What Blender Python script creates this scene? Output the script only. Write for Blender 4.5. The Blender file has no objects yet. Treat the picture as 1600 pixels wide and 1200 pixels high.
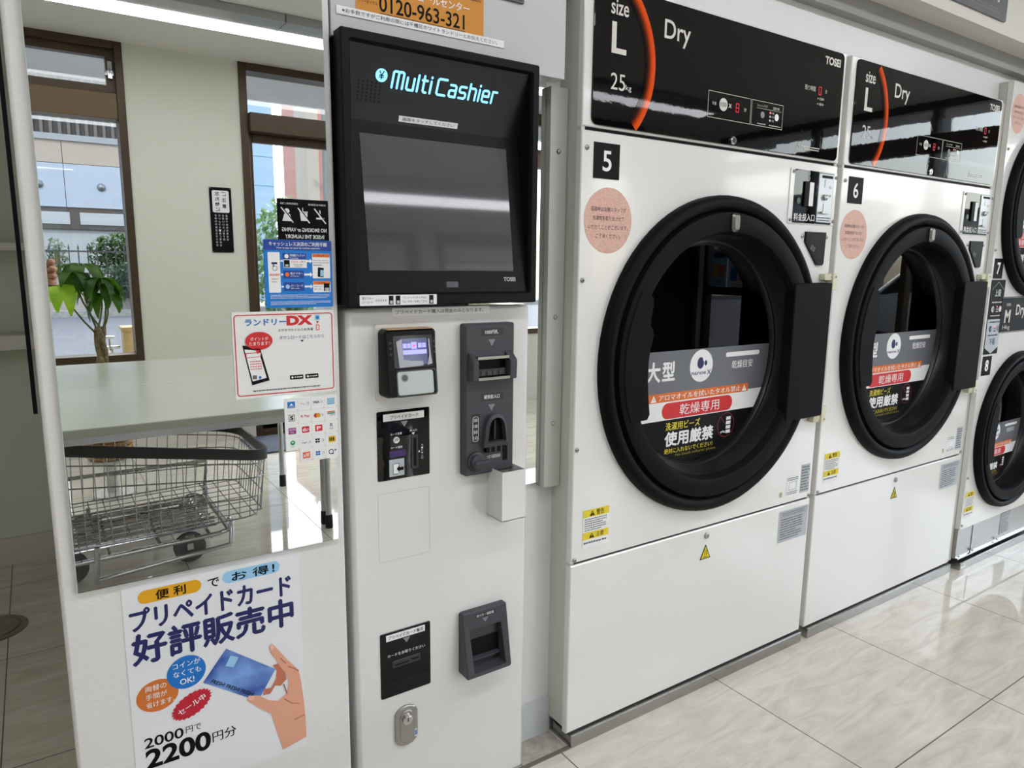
import bpy, math, random
from mathutils import Vector, Matrix
S = bpy.context.scene
COL = S.collection
PI = math.pi
# ------------------------------------------------------------------ camera
def make_camera():
    f, yaw, pitch, roll = 1108.1, 0.591483, 0.167410, 0.011004
    fw = Vector((math.sin(yaw)*math.cos(pitch), math.cos(yaw)*math.cos(pitch), -math.sin(pitch)))
    rt = Vector((math.cos(yaw), -math.sin(yaw), 0)); up = rt.cross(fw)
    c, s = math.cos(roll), math.sin(roll)
    r2 = rt*c + up*s; u2 = up*c - rt*s
    cd = bpy.data.cameras.new('camera'); cam = bpy.data.objects.new('camera', cd); COL.objects.link(cam)
    cam.matrix_world = Matrix(((r2.x, u2.x, -fw.x, 0), (r2.y, u2.y, -fw.y, 0), (r2.z, u2.z, -fw.z, 1.2436), (0, 0, 0, 1)))
    cd.sensor_fit = 'HORIZONTAL'; cd.sensor_width = 36.0; cd.lens = 36.0*f/1600.0
    cd.clip_start = 0.02; cd.clip_end = 300
    S.camera = cam
make_camera()
# ------------------------------------------------------------------ sky, sun, exposure
wd = bpy.data.worlds.new('sky'); S.world = wd; wd.use_nodes = True
nt = wd.node_tree; nt.nodes.clear()
wo = nt.nodes.new('ShaderNodeOutputWorld'); bg = nt.nodes.new('ShaderNodeBackground')
sk = nt.nodes.new('ShaderNodeTexSky'); sk.sky_type = 'NISHITA'; sk.sun_disc = False
sk.sun_elevation = math.radians(48); sk.sun_rotation = math.radians(150); sk.air_density = 1.0; sk.dust_density = 2.5
hs = nt.nodes.new('ShaderNodeHueSaturation'); hs.inputs['Saturation'].default_value = .62
nt.links.new(sk.outputs[0], hs.inputs['Color']); nt.links.new(hs.outputs[0], bg.inputs[0]); bg.inputs[1].default_value = 0.58
nt.links.new(bg.outputs[0], wo.inputs[0])
sd = bpy.data.lights.new('sun', 'SUN'); sun = bpy.data.objects.new('sun', sd); COL.objects.link(sun)
sd.energy = 1.3; sd.angle = math.radians(2); sd.color = (1, .96, .9)
sun.rotation_euler = (math.radians(-40), math.radians(-22), 0); sun.location = (0, 4, 12)
vs = S.view_settings; vs.view_transform = 'Standard'; vs.look = 'None'; vs.gamma = 1.0; vs.use_curve_mapping = False
vs.exposure = 0.70
STRIP_POWER = 5.9
FILL_POWER = 8.4
# ------------------------------------------------------------------ materials
MATS = {}
def lin(c):
    return tuple((x/255/12.92 if x/255 <= .04045 else ((x/255+.055)/1.055)**2.4) for x in c)
def setin(b, k, v):
    if k in b.inputs: b.inputs[k].default_value = v
def mat(name, rgb=(200, 200, 200), rough=.5, metal=0., ior=1.5, emit=None, es=0., bump=None, coat=0., trans=0., alpha=1., spec=None):
    if name in MATS: return MATS[name]
    m = bpy.data.materials.new(name); m.use_nodes = True
    b = m.node_tree.nodes['Principled BSDF']; c = lin(rgb)
    b.inputs['Base Color'].default_value = (*c, 1); b.inputs['Roughness'].default_value = rough
    b.inputs['Metallic'].default_value = metal; b.inputs['IOR'].default_value = ior
    setin(b, 'Coat Weight', coat); setin(b, 'Coat Roughness', .04); setin(b, 'Transmission Weight', trans)
    if spec is not None: setin(b, 'Specular IOR Level', spec)
    if emit:
        b.inputs['Emission Color'].default_value = (*lin(emit), 1); b.inputs['Emission Strength'].default_value = es
    if bump:
        N = m.node_tree; tc = N.nodes.new('ShaderNodeTexCoord'); nz = N.nodes.new('ShaderNodeTexNoise'); bp = N.nodes.new('ShaderNodeBump')
        nz.inputs['Scale'].default_value = bump[0]; nz.inputs['Detail'].default_value = 4
        mp = N.nodes.new('ShaderNodeMapping'); mp.inputs['Scale'].default_value = bump[2] if len(bump) > 2 else (1, 1, 1)
        N.links.new(tc.outputs['Object'], mp.inputs[0]); N.links.new(mp.outputs[0], nz.inputs[0])
        bp.inputs['Strength'].default_value = bump[1]; bp.inputs['Distance'].default_value = .002
        N.links.new(nz.outputs[0], bp.inputs['Height']); N.links.new(bp.outputs[0], b.inputs['Normal'])
    MATS[name] = m
    return m
def mottle(name, c1, c2, scale, rough=.6, detail=6, stretch=(1, 1, 1), metal=0.):
    if name in MATS: return MATS[name]
    m = mat(name, c1, rough, metal); N = m.node_tree; b = N.nodes['Principled BSDF']
    tc = N.nodes.new('ShaderNodeTexCoord'); mp = N.nodes.new('ShaderNodeMapping'); nz = N.nodes.new('ShaderNodeTexNoise'); cr = N.nodes.new('ShaderNodeValToRGB')
    mp.inputs['Scale'].default_value = stretch; nz.inputs['Scale'].default_value = scale; nz.inputs['Detail'].default_value = detail
    N.links.new(tc.outputs['Object'], mp.inputs[0]); N.links.new(mp.outputs[0], nz.inputs[0]); N.links.new(nz.outputs[0], cr.inputs[0])
    cr.color_ramp.elements[0].position = .35; cr.color_ramp.elements[1].position = .65
    cr.color_ramp.elements[0].color = (*lin(c1), 1); cr.color_ramp.elements[1].color = (*lin(c2), 1)
    N.links.new(cr.outputs[0], b.inputs['Base Color'])
    return m
def glassmat(name, tint=(1, 1, 1), ior=1.45):
    m = bpy.data.materials.new(name); m.use_nodes = True; N = m.node_tree; N.nodes.clear()
    ge = N.nodes.new('ShaderNodeNewGeometry'); mi = N.nodes.new('ShaderNodeMix'); mi.data_type = 'FLOAT'; mi.inputs[2].default_value = ior; mi.inputs[3].default_value = 1/ior; N.links.new(ge.outputs['Backfacing'], mi.inputs[0])
    o = N.nodes.new('ShaderNodeOutputMaterial'); mx = N.nodes.new('ShaderNodeMixShader'); t = N.nodes.new('ShaderNodeBsdfTransparent')
    g = N.nodes.new('ShaderNodeBsdfGlossy'); fr = N.nodes.new('ShaderNodeFresnel')
    t.inputs[0].default_value = (*tint, 1); g.inputs['Roughness'].default_value = 0.0; fr.inputs[0].default_value = ior
    N.links.new(mi.outputs[0], fr.inputs[0]); N.links.new(fr.outputs[0], mx.inputs[0]); N.links.new(t.outputs[0], mx.inputs[1]); N.links.new(g.outputs[0], mx.inputs[2]); N.links.new(mx.outputs[0], o.inputs[0])
    MATS[name] = m
    return m
def floormat():
    m = mat('polished_tile', (192, 186, 172), .07); N = m.node_tree; b = N.nodes['Principled BSDF']
    L = N.links.new; nn = N.nodes.new
    tc = nn('ShaderNodeTexCoord'); sx = nn('ShaderNodeSeparateXYZ'); L(tc.outputs['Object'], sx.inputs[0])
    def grout(sock, off):
        a = nn('ShaderNodeMath'); a.operation = 'SUBTRACT'; L(sock, a.inputs[0]); a.inputs[1].default_value = off
        w = nn('ShaderNodeMath'); w.operation = 'WRAP'; L(a.outputs[0], w.inputs[0]); w.inputs[1].default_value = .3; w.inputs[2].default_value = -.3
        q = nn('ShaderNodeMath'); q.operation = 'ABSOLUTE'; L(w.outputs[0], q.inputs[0])
        k = nn('ShaderNodeMath'); k.operation = 'LESS_THAN'; L(q.outputs[0], k.inputs[0]); k.inputs[1].default_value = .0016
        return k.outputs[0]
    mxm = nn('ShaderNodeMath'); mxm.operation = 'MAXIMUM'; L(grout(sx.outputs[0], 2.234), mxm.inputs[0]); L(grout(sx.outputs[1], .787), mxm.inputs[1])
    mp = nn('ShaderNodeMapping'); mp.inputs['Rotation'].default_value = (0, 0, math.radians(12)); mp.inputs['Scale'].default_value = (1.1, 4.6, 1)
    L(tc.outputs['Object'], mp.inputs[0])
    n1 = nn('ShaderNodeTexNoise'); n1.inputs['Scale'].default_value = 3.6; n1.inputs['Detail'].default_value = 9; n1.inputs['Roughness'].default_value = .62; n1.inputs['Distortion'].default_value = 1.3
    L(mp.outputs[0], n1.inputs[0])
    cr = nn('ShaderNodeValToRGB'); L(n1.outputs[0], cr.inputs[0]); e = cr.color_ramp.elements
    e[0].position = .32; e[0].color = (*lin((196, 188, 174)), 1); e[1].position = .68; e[1].color = (*lin((221, 215, 204)), 1)
    k = e.new(.5); k.color = (*lin((210, 203, 190)), 1)
    mx = nn('ShaderNodeMix'); mx.data_type = 'RGBA'; L(mxm.outputs[0], mx.inputs[0]); L(cr.outputs[0], mx.inputs[6]); mx.inputs[7].default_value = (*lin((88, 80, 70)), 1)
    L(mx.outputs[2], b.inputs['Base Color'])
    r = nn('ShaderNodeMath'); r.operation = 'MULTIPLY_ADD'; L(mxm.outputs[0], r.inputs[0]); r.inputs[1].default_value = .6; r.inputs[2].default_value = .03
    L(r.outputs[0], b.inputs['Roughness'])
    return m
FLOOR = floormat()
WALLP = mat('white_wallpaper', (222, 219, 217), .75, bump=(90, .35, (1, 1, 3)))
WPANEL = mat('white_wall_panel', (218, 218, 216), .28)
PAINTW = mat('painted_wall', (214, 215, 201), .7)
CEILM = mat('ceiling_board', (214, 212, 206), .8)
CREAM = mat('cream_enamel', (226, 224, 221), .16, coat=.3)
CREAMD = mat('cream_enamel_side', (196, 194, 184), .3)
WHITE = mat('white_print', (236, 236, 236), .45)
SMWHITE = mat('satin_white_enamel', (220, 218, 216), .2, coat=.2)
BLACK = mat('black_print', (14, 14, 16), .5, spec=.12)
BLKGLOSS = mat('black_acrylic', (7, 7, 9), .02, ior=1.43, bump=(26, .035))
BLKPL = mat('black_plastic', (18, 18, 20), .4, spec=.15)
BLKTEX = mat('black_grained_plastic', (16, 16, 18), .5, bump=(260, .25), spec=.15)
DOORPL = mat('charcoal_door_plastic', (17, 17, 20), .55, spec=.08)
DOORRING = mat('black_door_ring', (13, 13, 15), .5, spec=.09)
GREYPL = mat('grey_plastic', (68, 69, 74), .45, spec=.3)
GREYDK = mat('dark_grey_plastic', (44, 45, 49), .4)
GREYTRI = mat('grey_arrow', (128, 130, 134), .5)
STEEL = mat('brushed_steel', (168, 167, 165), .24, 1., bump=(40, .05, (1, 40, 40)))
CHROME = mat('chrome', (205, 205, 208), .08, 1.)
ZINC = mat('zinc_screw', (170, 168, 164), .3, 1.)
MIRROR = mat('silvered_mirror', (238, 240, 238), 0.0, 1.)
MEDGE = mat('mirror_edge', (215, 222, 220), .15)
RUBBER = mat('black_rubber', (20, 20, 20), .7)
WARN = mat('warning_yellow', (228, 204, 40), .45)
TXTGREY = mat('print_grey', (95, 96, 102), .5)
SILVERP = mat('silver_label', (178, 184, 190), .4)
BROWN = mat('bronze_aluminium', (74, 58, 42), .38, .35)
BROWNL = mat('bronze_aluminium_light', (104, 84, 58), .4, .35)
GLASS = glassmat('clear_glass', (.96, .98, .97))
DRYGLASS = glassmat('dark_dryer_glass', (.10, .10, .11), 1.42)
DRUM = mat('dark_drum', (40, 40, 42), .4, .6)
RED = mat('print_red', (206, 32, 38), .45)
ORANGE = mat('print_orange', (222, 108, 34), .45)
BLUE = mat('print_blue', (18, 108, 190), .45)
NAVY = mat('print_navy', (28, 28, 92), .45)
YELLOW = mat('print_yellow', (232, 214, 60), .45)
SKYBL = mat('print_light_blue', (150, 200, 235), .45)
GOLD = mat('print_gold', (226, 164, 20), .45)
PAPER = mat('laminated_paper', (228, 228, 232), .22)
FILL_LAMP = mat('added_fill_diffuser', (255, 255, 255), .5, emit=(247, 249, 255), es=FILL_POWER)
LAMP = mat('lamp_diffuser', (255, 255, 255), .5, emit=(247, 249, 255), es=STRIP_POWER)
ALU = mat('aluminium', (172, 174, 174), .35, .7)
# ------------------------------------------------------------------ mesh helpers
TXT = {}
def glyphs(s, bold=0., res=3):
    key = (s, bold, res)
    if key in TXT: return TXT[key]
    cu = bpy.data.curves.new('t', 'FONT'); cu.body = s; cu.size = 1.0; cu.offset = bold; cu.resolution_u = res; cu.fill_mode = 'FRONT'
    o = bpy.data.objects.new('t', cu); COL.objects.link(o)
    dg = bpy.context.evaluated_depsgraph_get(); dg.update()
    me = o.evaluated_get(dg).to_mesh()
    v = [(p.co.x, p.co.y) for p in me.vertices]; f = [tuple(p.vertices) for p in me.polygons]
    o.evaluated_get(dg).to_mesh_clear()
    bpy.data.objects.remove(o); bpy.data.curves.remove(cu)
    TXT[key] = (v, f)
    return TXT[key]
def rrpoly(x0, x1, z0, z1, r, n=5):
    r = min(r, (x1-x0)/2-1e-6, (z1-z0)/2-1e-6)
    if r <= 1e-5: return [(x0, z0), (x1, z0), (x1, z1), (x0, z1)]
    P = []
    for cx, cz, a in ((x1-r, z0+r, -90), (x1-r, z1-r, 0), (x0+r, z1-r, 90), (x0+r, z0+r, 180)):
        for i in range(n+1):
            t = math.radians(a+90*i/n); P.append((cx+r*math.cos(t), cz+r*math.sin(t)))
    return P
def ell(cx, cz, rx, rz=None, n=32, a0=0., a1=360.):
    rz = rx if rz is None else rz
    k = n if abs(a1-a0-360) < 1e-6 else n+1
    return [(cx+rx*math.cos(math.radians(a0+(a1-a0)*i/n)), cz+rz*math.sin(math.radians(a0+(a1-a0)*i/n))) for i in range(k)]
def inset(P, b):
    n = len(P); Q = []
    for i in range(n):
        p0, p1, p2 = Vector(P[i-1]), Vector(P[i]), Vector(P[(i+1) % n])
        a = (p1-p0); c = (p2-p1)
        if a.length < 1e-9 or c.length < 1e-9: Q.append(tuple(p1)); continue
        a.normalize(); c.normalize()
        n1 = Vector((-a.y, a.x)); n2 = Vector((-c.y, c.x)); m = n1+n2
        if m.length < 1e-6: m = n1
        m.normalize(); k = b/max(.4, m.dot(n1))
        Q.append((p1.x+m.x*k, p1.y+m.y*k))
    return Q
class MB:
    """Collects shapes into one mesh. Front-local frame: x to the right, z up, d = towards the viewer (y = -d)."""
    def __init__(s): s.v = []; s.f = []; s.m = []; s.mats = []
    def mi(s, m):
        if m not in s.mats: s.mats.append(m)
        return s.mats.index(m)
    def add(s, V, F, m):
        o = len(s.v); k = s.mi(m); s.v += [tuple(p) for p in V]
        for f in F: s.f.append(tuple(i+o for i in f)); s.m.append(k)
        return s
    def box(s, x0, x1, y0, y1, z0, z1, m):
        V = [(x, y, z) for x in (x0, x1) for y in (y0, y1) for z in (z0, z1)]
        return s.add(V, [(0, 1, 3, 2), (4, 6, 7, 5), (0, 4, 5, 1), (2, 3, 7, 6), (0, 2, 6, 4), (1, 5, 7, 3)], m)
    def slab(s, P, d0, d1, m, bev=0., side=None):
        n = len(P); rings = [(P, d0)]
        if bev > 0: rings += [(P, d1-bev), (inset(P, bev), d1)]
        else: rings += [(P, d1)]
        V = [(x, -d, z) for R, d in rings for x, z in R]; F = []
        for k in range(len(rings)-1):
            for i in range(n):
                j = (i+1) % n; F.append((k*n+i, k*n+j, (k+1)*n+j, (k+1)*n+i))
        s.add(V, F, side or m)
        R = rings[-1]; s.add([(x, -R[1], z) for x, z in R[0]], [tuple(range(n))], m)
        s.add([(x, -d0, z) for x, z in P], [tuple(range(n-1, -1, -1))], side or m)
        return s
    def rr(s, x0, x1, z0, z1, r, d0, d1, m, bev=0., side=None): return s.slab(rrpoly(x0, x1, z0, z1, r), d0, d1, m, bev, side)
    def flat(s, P, d, m): return s.add([(x, -d, z) for x, z in P], [tuple(range(len(P)))], m)
    def frect(s, x0, x1, z0, z1, d, m, r=0.): return s.flat(rrpoly(x0, x1, z0, z1, r), d, m)
    def ring(s, P, Q, d, m):
        n = len(P); return s.add([(x, -d, z) for x, z in P]+[(x, -d, z) for x, z in Q], [(i, (i+1) % n, n+(i+1) % n, n+i) for i in range(n)], m)
    def outline(s, x0, x1, z0, z1, w, d, m, r=0.):
        P = rrpoly(x0, x1, z0, z1, r); return s.ring(P, inset(P, w), d, m)
    def lathe(s, prof, cx, cz, m, n=72, cap=False):
        V = []; F = []
        for r, d in prof:
            for i in range(n):
                a = 2*PI*i/n; V.append((cx+r*math.cos(a), -d, cz+r*math.sin(a)))
        for k in range(len(prof)-1):
            for i in range(n):
                j = (i+1) % n; F.append((k*n+i, k*n+j, (k+1)*n+j, (k+1)*n+i))
        if cap: F.append(tuple(range((len(prof)-1)*n, len(prof)*n)))
        return s.add(V, F, m)
    def vlathe(s, prof, c, m, n=32):
        """profile (radius, height) turned about a vertical axis through c"""
        V = [(c[0]+r*math.cos(2*PI*i/n), c[1]+r*math.sin(2*PI*i/n), c[2]+h) for r, h in prof for i in range(n)]
        F = [(k*n+i, k*n+(i+1) % n, (k+1)*n+(i+1) % n, (k+1)*n+i) for k in range(len(prof)-1) for i in range(n)]
        F += [tuple(range(n-1, -1, -1)), tuple(range((len(prof)-1)*n, len(prof)*n))]
        return s.add(V, F, m)
    def tube(s, pts, r, m, n=8, closed=False):
        pts = [Vector(p) for p in pts]; k = len(pts); V = []; F = []
        rr = r if isinstance(r, (list, tuple)) else [r]*k
        ref = None
        for i, p in enumerate(pts):
            a = pts[i-1] if (i > 0 or closed) else p; b = pts[(i+1) % k] if (i < k-1 or closed) else p
            t = (b-a).normalized()
            if ref is None: ref = Vector((0, 0, 1)) if abs(t.z) < .9 else Vector((1, 0, 0))
            u = t.cross(ref)
            if u.length < 1e-4: u = t.cross(Vector((1, .3, .2)))
            u.normalize(); w = u.cross(t); ref = w
            for j in range(n):
                q = 2*PI*j/n; V.append(p+u*(rr[i]*math.cos(q))+w*(rr[i]*math.sin(q)))
        for i in range(k if closed else k-1):
            for j in range(n):
                F.append((i*n+j, i*n+(j+1) % n, ((i+1) % k)*n+(j+1) % n, ((i+1) % k)*n+j))
        if not closed: F += [tuple(range(n-1, -1, -1)), tuple(range((k-1)*n, k*n))]
        return s.add(V, F, m)
    def text(s, t, x0, x1, z0, z1, d, m, bold=0., res=3, rot=0.):
        cjk = any(ord(ch) > 0x2fff for ch in t)
        if cjk and bold > 0:
            h = bold*(z1-z0)*.8
            for i, (a, c_) in enumerate(((h, 0), (-h, 0), (0, h), (0, -h)) if bold > .025 else ((h, 0), (-h, 0))): s.text(t, x0+a, None if x1 is None else x1+a, z0+c_, z1+c_, d+.00002*i, m, 0., res, rot)
            return s
        v, f = glyphs(t, bold, res)
        if not v: return s
        a0 = min(p[0] for p in v); a1 = max(p[0] for p in v); b0 = min(p[1] for p in v); b1 = max(p[1] for p in v)
        kz = (z1-z0)/(b1-b0); kx = (x1-x0)/(a1-a0) if x1 is not None else kz
        w = (a1-a0)*kx; cx, cz = x0+w/2, (z0+z1)/2; c, q = math.cos(rot), math.sin(rot); V = []
        for px, pz in v:
            X = (px-a0)*kx-w/2; Z = (pz-b0)*kz-(z1-z0)/2
            V.append((cx+X*c-Z*q, -d, cz+X*q+Z*c))
        return s.add(V, f, m)
    def dashes(s, x0, x1, z0, z1, n, d, m, seed=1, fill=.55):
        """rows of tiny print too small to read"""
        R = random.Random(seed); h = (z1-z0)/n
        for i in range(n):
            z = z1-(i+.5)*h; x = x0; end = x1-(R.random()*.35*(x1-x0) if i % 3 == 2 else R.random()*.06*(x1-x0))
            while x < end:
                w = h*R.uniform(.35, .9); s.frect(x, min(x+w, end), z-h*fill/2*R.uniform(.7, 1), z+h*fill/2*R.uniform(.7, 1), d, m); x += w+h*R.uniform(.1, .3)
        return s
    def tri(s, cx, cz, w, h, d, m, down=False):
        P = [(cx-w/2, cz-h/2), (cx+w/2, cz-h/2), (cx, cz+h/2)] if not down else [(cx-w/2, cz+h/2), (cx, cz-h/2), (cx+w/2, cz+h/2)]
        return s.flat(P, d, m)
    def warn(s, cx, cz, w, d, m1, m2):
        s.tri(cx, cz, w, w*.9, d, m1); s.frect(cx-w*.05, cx+w*.05, cz-w*.12, cz+w*.2, d+.0003, m2); s.frect(cx-w*.05, cx+w*.05, cz-w*.3, cz-w*.2, d+.0003, m2); return s
    def obj(s, name, parent=None, loc=None, bev=0., smooth=True, kind=None, solid=0.):
        me = bpy.data.meshes.new(name); me.from_pydata(s.v, [], s.f); me.polygons.foreach_set('material_index', s.m)
        for m in s.mats: me.materials.append(m)
        if smooth:
            me.polygons.foreach_set('use_smooth', [True]*len(me.polygons)); me.set_sharp_from_angle(angle=math.radians(38))
        me.update()
        o = bpy.data.objects.new(name, me); COL.objects.link(o)
        if parent is not None: o.parent = parent
        if loc is not None: o.location = loc
        if bev:
            b = o.modifiers.new('bevel', 'BEVEL'); b.width = bev; b.segments = 2; b.limit_method = 'ANGLE'; b.angle_limit = math.radians(50)
        if kind: o['kind'] = kind
        return o
def tag(o, label, cat, group=None, kind=None):
    o['label'] = label; o['category'] = cat
    if group: o['group'] = group
    if kind: o['kind'] = kind
    return o
def thing(name, label, cat, loc=(0, 0, 0), rz=0., group=None):
    o = bpy.data.objects.new(name, None); COL.objects.link(o); o.location = loc; o.rotation_euler = (0, 0, rz); o.empty_display_size = .1
    return tag(o, label, cat, group)
def struct(name, mb, **k): return mb.obj(name, kind='structure', **k)
def copy_tree(o, parent=None):
    c = o.copy(); COL.objects.link(c)
    if parent is not None: c.parent = parent; c.matrix_parent_inverse = Matrix()
    for ch in list(o.children): copy_tree(ch, c)
    return c
def boxes(L, m):
    b = MB()
    for q in L: b.box(*q, m)
    return b
# ------------------------------------------------------------------ the room
W = -2.55          # inner face of the street wall
CH = 2.54          # ceiling height
XE = 6.0           # the far end of the room
struct('floor', boxes([(-1.7, XE+.1, W-.2, 3.6, -.1, 0)], FLOOR))
struct('ceiling', boxes([(-1.7, XE+.1, W-.2, 3.6, CH, CH+.2)], CEILM))
struct('wall_street', boxes([(-1.7, -1.25, W-.2, W, 0, CH), (-1.25, .565, W-.2, W, 0, .60), (.565, 1.24, W-.2, W, 0, CH), (2.62, 2.78, W-.2, W, 0, CH),
    (2.78, 3.98, W-.2, W, 0, .62), (3.98, 4.28, W-.2, W, 0, CH), (4.28, 4.93, W-.2, W, 0, .72), (4.93, 5.10, W-.2, W, 0, CH), (5.10, 5.92, W-.2, W, 2.12, CH), (5.92, XE+.1, W-.2, W, 0, CH)], PAINTW))
struct('wall_left', boxes([(-1.7, -1.6, W, 3.6, 0, CH)], PAINTW))
struct('wall_alcove', boxes([(-1.6, .3, 3.44, 3.6, 0, CH), (.06, .2, 1.44, 3.44, 0, CH)], PAINTW))
struct('wall_rear', boxes([(.2, XE+.1, 2.08, 2.18, 0, CH)], PAINTW))
struct('baseboard_alcove', boxes([(-1.6, .06, 3.428, 3.44, 0, .115)], mat('baseboard_vinyl', (206, 200, 190), .5)))
struct('baseboard_street', boxes([(.565, 1.24, W, W+.012, 0, .09), (-1.6, .565, W, W+.012, 0, .09)], mat('baseboard_vinyl')))
struct('wall_partition', boxes([(-.006, .476, 1.30, 1.42, 0, CH)], WALLP), bev=.006)
struct('trim_1', boxes([(-.0165, -.0105, 1.34, 1.352, 1.0, CH)], BLACK))                     # dark seal beside the partition
struct('wall_front', boxes([(.478, 1.003, 1.30, 1.34, 1.642, CH)], mat('front_panel_grey_white', (192, 193, 195), .3)), bev=.001)
struct('wall_recess', boxes([(.45, 1.30, 1.385, 1.45, 0, CH)], WPANEL))
struct('baseboard_recess', boxes([(.93, 1.055, 1.377, 1.385, 0, .105)], mat('baseboard_grey', (196, 198, 200), .5)))
struct('trim_2', boxes([(.92, 1.056, 1.30, 1.385, 0, .004)], mottle('bare_concrete', (150, 146, 136), (176, 172, 160), 40, .8)))
struct('trim_3', boxes([(.89, 1.062, 1.291, 1.301, 0, .0045)], mat('dark_joint', (104, 100, 90), .7)))
g = boxes([(1.006, 1.054, 1.352, 1.384, .70, 1.64)], mat('grey_green_steel', (176, 178, 170), .35))
for z in (.86, 1.12, 1.5): g.lathe([(.006, -1.352), (.005, -1.349), (.002, -1.347)], 1.03, z, ZINC, 10, True)
struct('trim_4', g)
struct('wall_dryer', boxes([(1.003, 3.3, 1.335, 1.40, 1.84, CH), (3.304, XE, 1.335, 1.40, 1.84, CH)], WPANEL))
struct('shade_strip', boxes([(1.7, XE, 1.30, 1.335, 1.976, 2.03)], mat('painted_shade_grey', (150, 148, 144), .6)))  # grey strip paints the shade of the gap under the bulkhead
struct('trim_6', boxes([(1.75, XE, 1.215, 1.335, 2.03, CH)], mat('bulkhead_cream', (218, 214, 204), .6)))
# ------------------------------------------------------------------ windows and doors of the street wall
def frame_rect(b, x0, x1, z0, z1, w, y0, y1, m):
    b.box(x0, x0+w, y0, y1, z0, z1, m); b.box(x1-w, x1, y0, y1, z0, z1, m); b.box(x0+w, x1-w, y0, y1, z0, z0+w, m); b.box(x0+w, x1-w, y0, y1, z1-w, z1, m)
def window(name, x0, x1, z0, z1, rail=None):
    b = MB(); frame_rect(b, x0, x1, z0, z1, .045, W-.14, W+.012, BROWN)
    if rail: b.box(x0+.045, x1-.045, W-.12, W+.006, rail[0], rail[1], BROWNL)
    o = struct(name, b, bev=.003)
    if rail:
        s = MB(); frame_rect(s, x0+.045, x1-.045, rail[1], z1-.045, .045, W-.08, W-.02, BROWN); s.obj('transom_sash', o)
        h = MB(); h.box(x1-.085, x1-.06, W-.02, W+.02, rail[1]+.08, rail[1]+.18, CHROME); h.box(x1-.10, x1-.05, W-.01, W+.005, rail[1]+.10, rail[1]+.13, CHROME); h.obj('transom_latch', o, bev=.003)
        boxes([(x0+.09, x1-.09, W-.052, W-.048, rail[1]+.045, z1-.09)], GLASS).obj('transom_pane', o)
        boxes([(x0+.045, x1-.045, W-.072, W-.066, z0+.045, rail[0])], GLASS).obj('pane', o)
    else: boxes([(x0+.045, x1-.045, W-.072, W-.066, z0+.045, z1-.045)], GLASS).obj('pane', o)
    return o
window('window_1', -1.25, .565, .60, CH, (2.09, 2.24))
window('window_2', 2.78, 3.98, .62, CH, (2.09, 2.2))
window('window_3', 4.28, 4.93, .72, CH, (2.09, 2.2))
b = MB(); frame_rect(b, 1.24, 2.62, -.005, CH, .05, W-.14, W+.012, BROWN); b.box(1.29, 2.57, W-.13, W+.06, 2.10, 2.22, BROWN)
d1 = struct('door_1', b, bev=.003)
b = MB(); frame_rect(b, 1.27, 1.93, .03, 2.10, .055, W-.10, W-.05, BROWN); b.box(1.30, 1.90, W-.10, W-.05, .03, .14, BROWN); frame_rect(b, 1.93, 2.59, .03, 2.10, .055, W-.10, W-.05, BROWN); b.obj('door_leaf', d1, bev=.003)
boxes([(1.325, 1.875, W-.077, W-.073, .14, 2.045), (1.985, 2.535, W-.077, W-.073, .085, 2.045)], GLASS).obj('door_pane', d1)
boxes([(1.29, 2.57, W-.077, W-.073, 2.22, CH-.05)], GLASS).obj('transom_pane', d1)
boxes([(1.84, 1.86, W-.05, W-.02, .85, 1.25)], STEEL).obj('door_handle', d1, bev=.004)
b = MB(); frame_rect(b, 5.10, 5.92, -.005, 2.12, .06, W-.14, W+.012, BROWN); d2 = struct('door_2', b, bev=.003)
b = boxes([(5.16, 5.86, W-.10, W-.05, .06, 2.06)], mat('dark_brown_door', (58, 46, 36), .4)); b.obj('door_leaf', d2)
b = boxes([(5.19, 5.21, W-.05, W-.015, .9, 1.1)], STEEL); b.obj('door_handle', d2, bev=.003)
# glazed end wall
b = MB()
for y in (-2.52, -1.47, -.42, .60): b.box(XE, XE+.09, y-.024, y+.024, 0, CH, BROWN)
b.box(XE, XE+.09, -2.5, 1.3, 2.15, 2.29, BROWN); b.box(XE, XE+.09, -2.5, 1.3, 0, .10, BROWN); b.box(XE, XE+.09, -2.5, 1.3, CH-.06, CH, BROWN)
b.box(XE, XE+.09, -2.5, -1.47, .95, 1.03, BROWN)
w4 = struct('window_4', b)
for i, (a, c) in enumerate(((-2.485, -1.505), (-1.435, -.455), (-.385, .565), (.635, 1.3))):
    for z0, z1 in ((.10, 2.15), (2.29, CH-.06)): boxes([(XE+.04, XE+.046, a, c, z0, z1)], GLASS).obj('pane', w4)
struct('wall_end', boxes([(XE, XE+.1, 1.3, 2.18, 0, CH)], PAINTW))
# ------------------------------------------------------------------ ceiling lights and an added fill row
names = ('leftmost, above the tables', 'second from the left, above the tables', 'third from the left, near the glass door', 'fourth from the left, past the glass door', 'farthest right of the row')
for row, (y, n, lm) in enumerate(((-1.65, 5, LAMP), (.15, 5, FILL_LAMP))):  # second row is added out of view to brighten the dryer fronts
    for i in range(n):
        t = thing('strip_and_fill_light', 'white ceiling strip light by the street windows, '+names[i] if row == 0 else 'added unseen fill strip in the ceiling row in front of the dryers', 'ceiling light', (-1.165+1.2*i, y, CH), group=('strip lights near the street windows', 'added fill strips in front of the dryers')[row])
        boxes([(.002, 1.198, -.17, .20, -.045, -.001)], ALU).obj('housing', t, bev=.003)
        b = MB(); b.box(.004, 1.196, -.15, .03, -.0475, -.0455, lm); b.obj('diffuser', t)
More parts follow.
